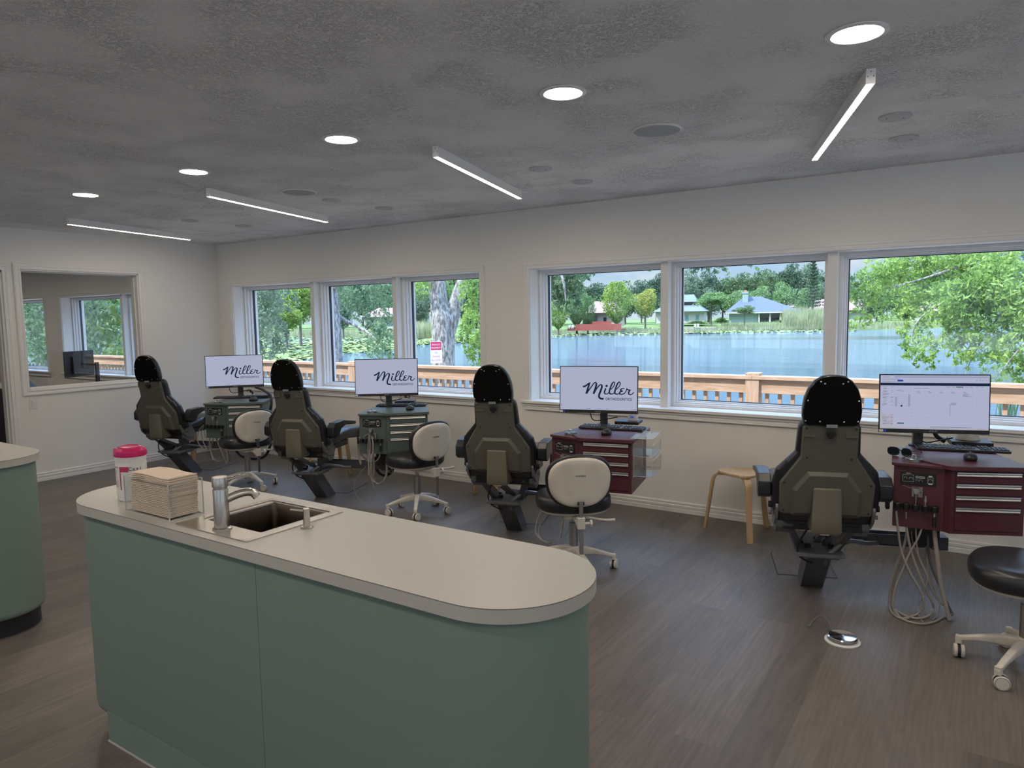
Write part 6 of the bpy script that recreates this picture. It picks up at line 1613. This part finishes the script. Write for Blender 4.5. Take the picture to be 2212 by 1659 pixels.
# bough above the left pane of the right group and leaf fringe
loc = at_d(1090, 420, 11); t = thing('oak_bough', 'dark leafy bough hanging into the top of the left pane of the right window group', 'tree', loc)
b = MB(); limb(b, [(1060, 380, 11, .09), (1180, 500, 10.5, .06), (1300, 540, 10, .03), (1480, 550, 9.5, .015)], loc); limb(b, [(1180, 500, 10.5, .05), (1215, 600, 10, .02), (1222, 650, 10, .006)], loc); b.build('branch', M['bark'], t, sharp=80)
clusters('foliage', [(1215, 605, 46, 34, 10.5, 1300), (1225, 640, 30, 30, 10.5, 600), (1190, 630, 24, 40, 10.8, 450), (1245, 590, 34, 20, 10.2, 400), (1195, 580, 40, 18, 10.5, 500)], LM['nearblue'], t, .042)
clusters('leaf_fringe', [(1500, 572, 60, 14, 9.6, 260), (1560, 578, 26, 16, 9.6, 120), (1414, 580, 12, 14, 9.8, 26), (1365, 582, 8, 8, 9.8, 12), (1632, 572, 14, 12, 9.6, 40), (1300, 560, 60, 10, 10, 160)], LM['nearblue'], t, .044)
# greenery beyond the adjoining room
for a in ((90, 640, 17, 'dark tree outside the far left window of the adjoining room'), (190, 640, 16, 'leafy tree outside the wide window of the adjoining room'), (285, 650, 17, 'bright leafy tree outside the right part of the adjoining room window')):
    loc = at_d(a[0], 860, a[2]+3); t = thing('tree', a[3], 'tree', loc, 0, 'trees outside the adjoining room')
    b = MB(); limb(b, [(a[0], 860, a[2]+3, .14), (a[0]+6, 740, a[2]+3, .11), (a[0]-4, 620, a[2]+3, .08)], loc); b.build('trunk', M['bark'], t, sharp=80)
    clusters('foliage', [(a[0]+dx_, 640+dy_, 60, 60, a[2]+dd_, 650) for dx_, dy_, dd_ in ((-20, -20, 0), (20, 10, 1), (-10, 60, 1), (25, 70, 0), (0, 110, 2), (-25, 90, 2.5))], LM['near' if a[0] > 200 else 'nearblue'], t, .085)
px = 20
while px < 560:
    far_tree(px, 540+rd.uniform(-10, 10), 770, 150, rd.uniform(34, 44), 'oak', rd.choice((1, 2, 3)), rd.choice(('dark', 'oak')), 'tall dense tree behind the greenery of the adjoining room windows', 'trees outside the adjoining room'); px += 62

# ------------------------------------------------------------------ light
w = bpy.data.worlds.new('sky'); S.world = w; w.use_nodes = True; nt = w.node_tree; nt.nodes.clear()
N = nt.nodes.new; Lk = nt.links.new
tc = N('ShaderNodeTexCoord'); sx = N('ShaderNodeSeparateXYZ'); Lk(tc.outputs['Generated'], sx.inputs[0])
cr = N('ShaderNodeValToRGB'); e = cr.color_ramp.elements; Lk(sx.outputs['Z'], cr.inputs[0])
e[0].position = 0.; e[0].color = (.62, .82, .92, 1); e[1].position = 1.; e[1].color = (.30, .50, .90, 1)
q = e.new(.08); q.color = (.46, .68, .95, 1); q = e.new(.25); q.color = (.33, .54, .90, 1)
mp = N('ShaderNodeMapping'); mp.inputs['Scale'].default_value = (1, 1, 3.2); Lk(tc.outputs['Generated'], mp.inputs[0])
no = N('ShaderNodeTexNoise'); no.inputs['Scale'].default_value = 4.2; no.inputs['Detail'].default_value = 7; no.inputs['Roughness'].default_value = .58; Lk(mp.outputs[0], no.inputs['Vector'])
cc = N('ShaderNodeValToRGB'); e = cc.color_ramp.elements; e[0].position = .50; e[0].color = (0, 0, 0, 1); e[1].position = .68; e[1].color = (1, 1, 1, 1); Lk(no.outputs['Fac'], cc.inputs[0])
mx = N('ShaderNodeMix'); mx.data_type = 'RGBA'; Lk(cc.outputs[0], mx.inputs[0]); Lk(cr.outputs[0], mx.inputs[6]); mx.inputs[7].default_value = (.95, .98, 1.0, 1)
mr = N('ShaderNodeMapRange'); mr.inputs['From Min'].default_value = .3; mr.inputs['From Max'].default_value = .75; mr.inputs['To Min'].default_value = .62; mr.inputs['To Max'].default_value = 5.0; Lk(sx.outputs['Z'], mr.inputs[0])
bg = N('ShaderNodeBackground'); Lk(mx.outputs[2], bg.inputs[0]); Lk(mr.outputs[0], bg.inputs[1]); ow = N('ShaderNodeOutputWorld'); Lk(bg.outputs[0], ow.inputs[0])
sl = bpy.data.lights.new('sun', 'SUN'); sl.energy = 5.2; sl.angle = R(1.5); sl.color = (1, .95, .86); so = bpy.data.objects.new('sun', sl); C.objects.link(so)
so.rotation_euler = Vector((.38, .52, -.80)).to_track_quat('-Z', 'Y').to_euler(); so.location = (0, -20, 40)

V = S.view_settings; V.view_transform = 'Standard'; V.look = 'None'; V.gamma = 1.; V.exposure = .66; V.use_curve_mapping = False
cy = S.cycles; cy.max_bounces = 7; cy.diffuse_bounces = 4; cy.glossy_bounces = 3; cy.transmission_bounces = 4; cy.transparent_max_bounces = 12; cy.sample_clamp_indirect = 4.; cy.caustics_reflective = False; cy.caustics_refractive = False
cy.use_denoising = True; cy.use_light_tree = True
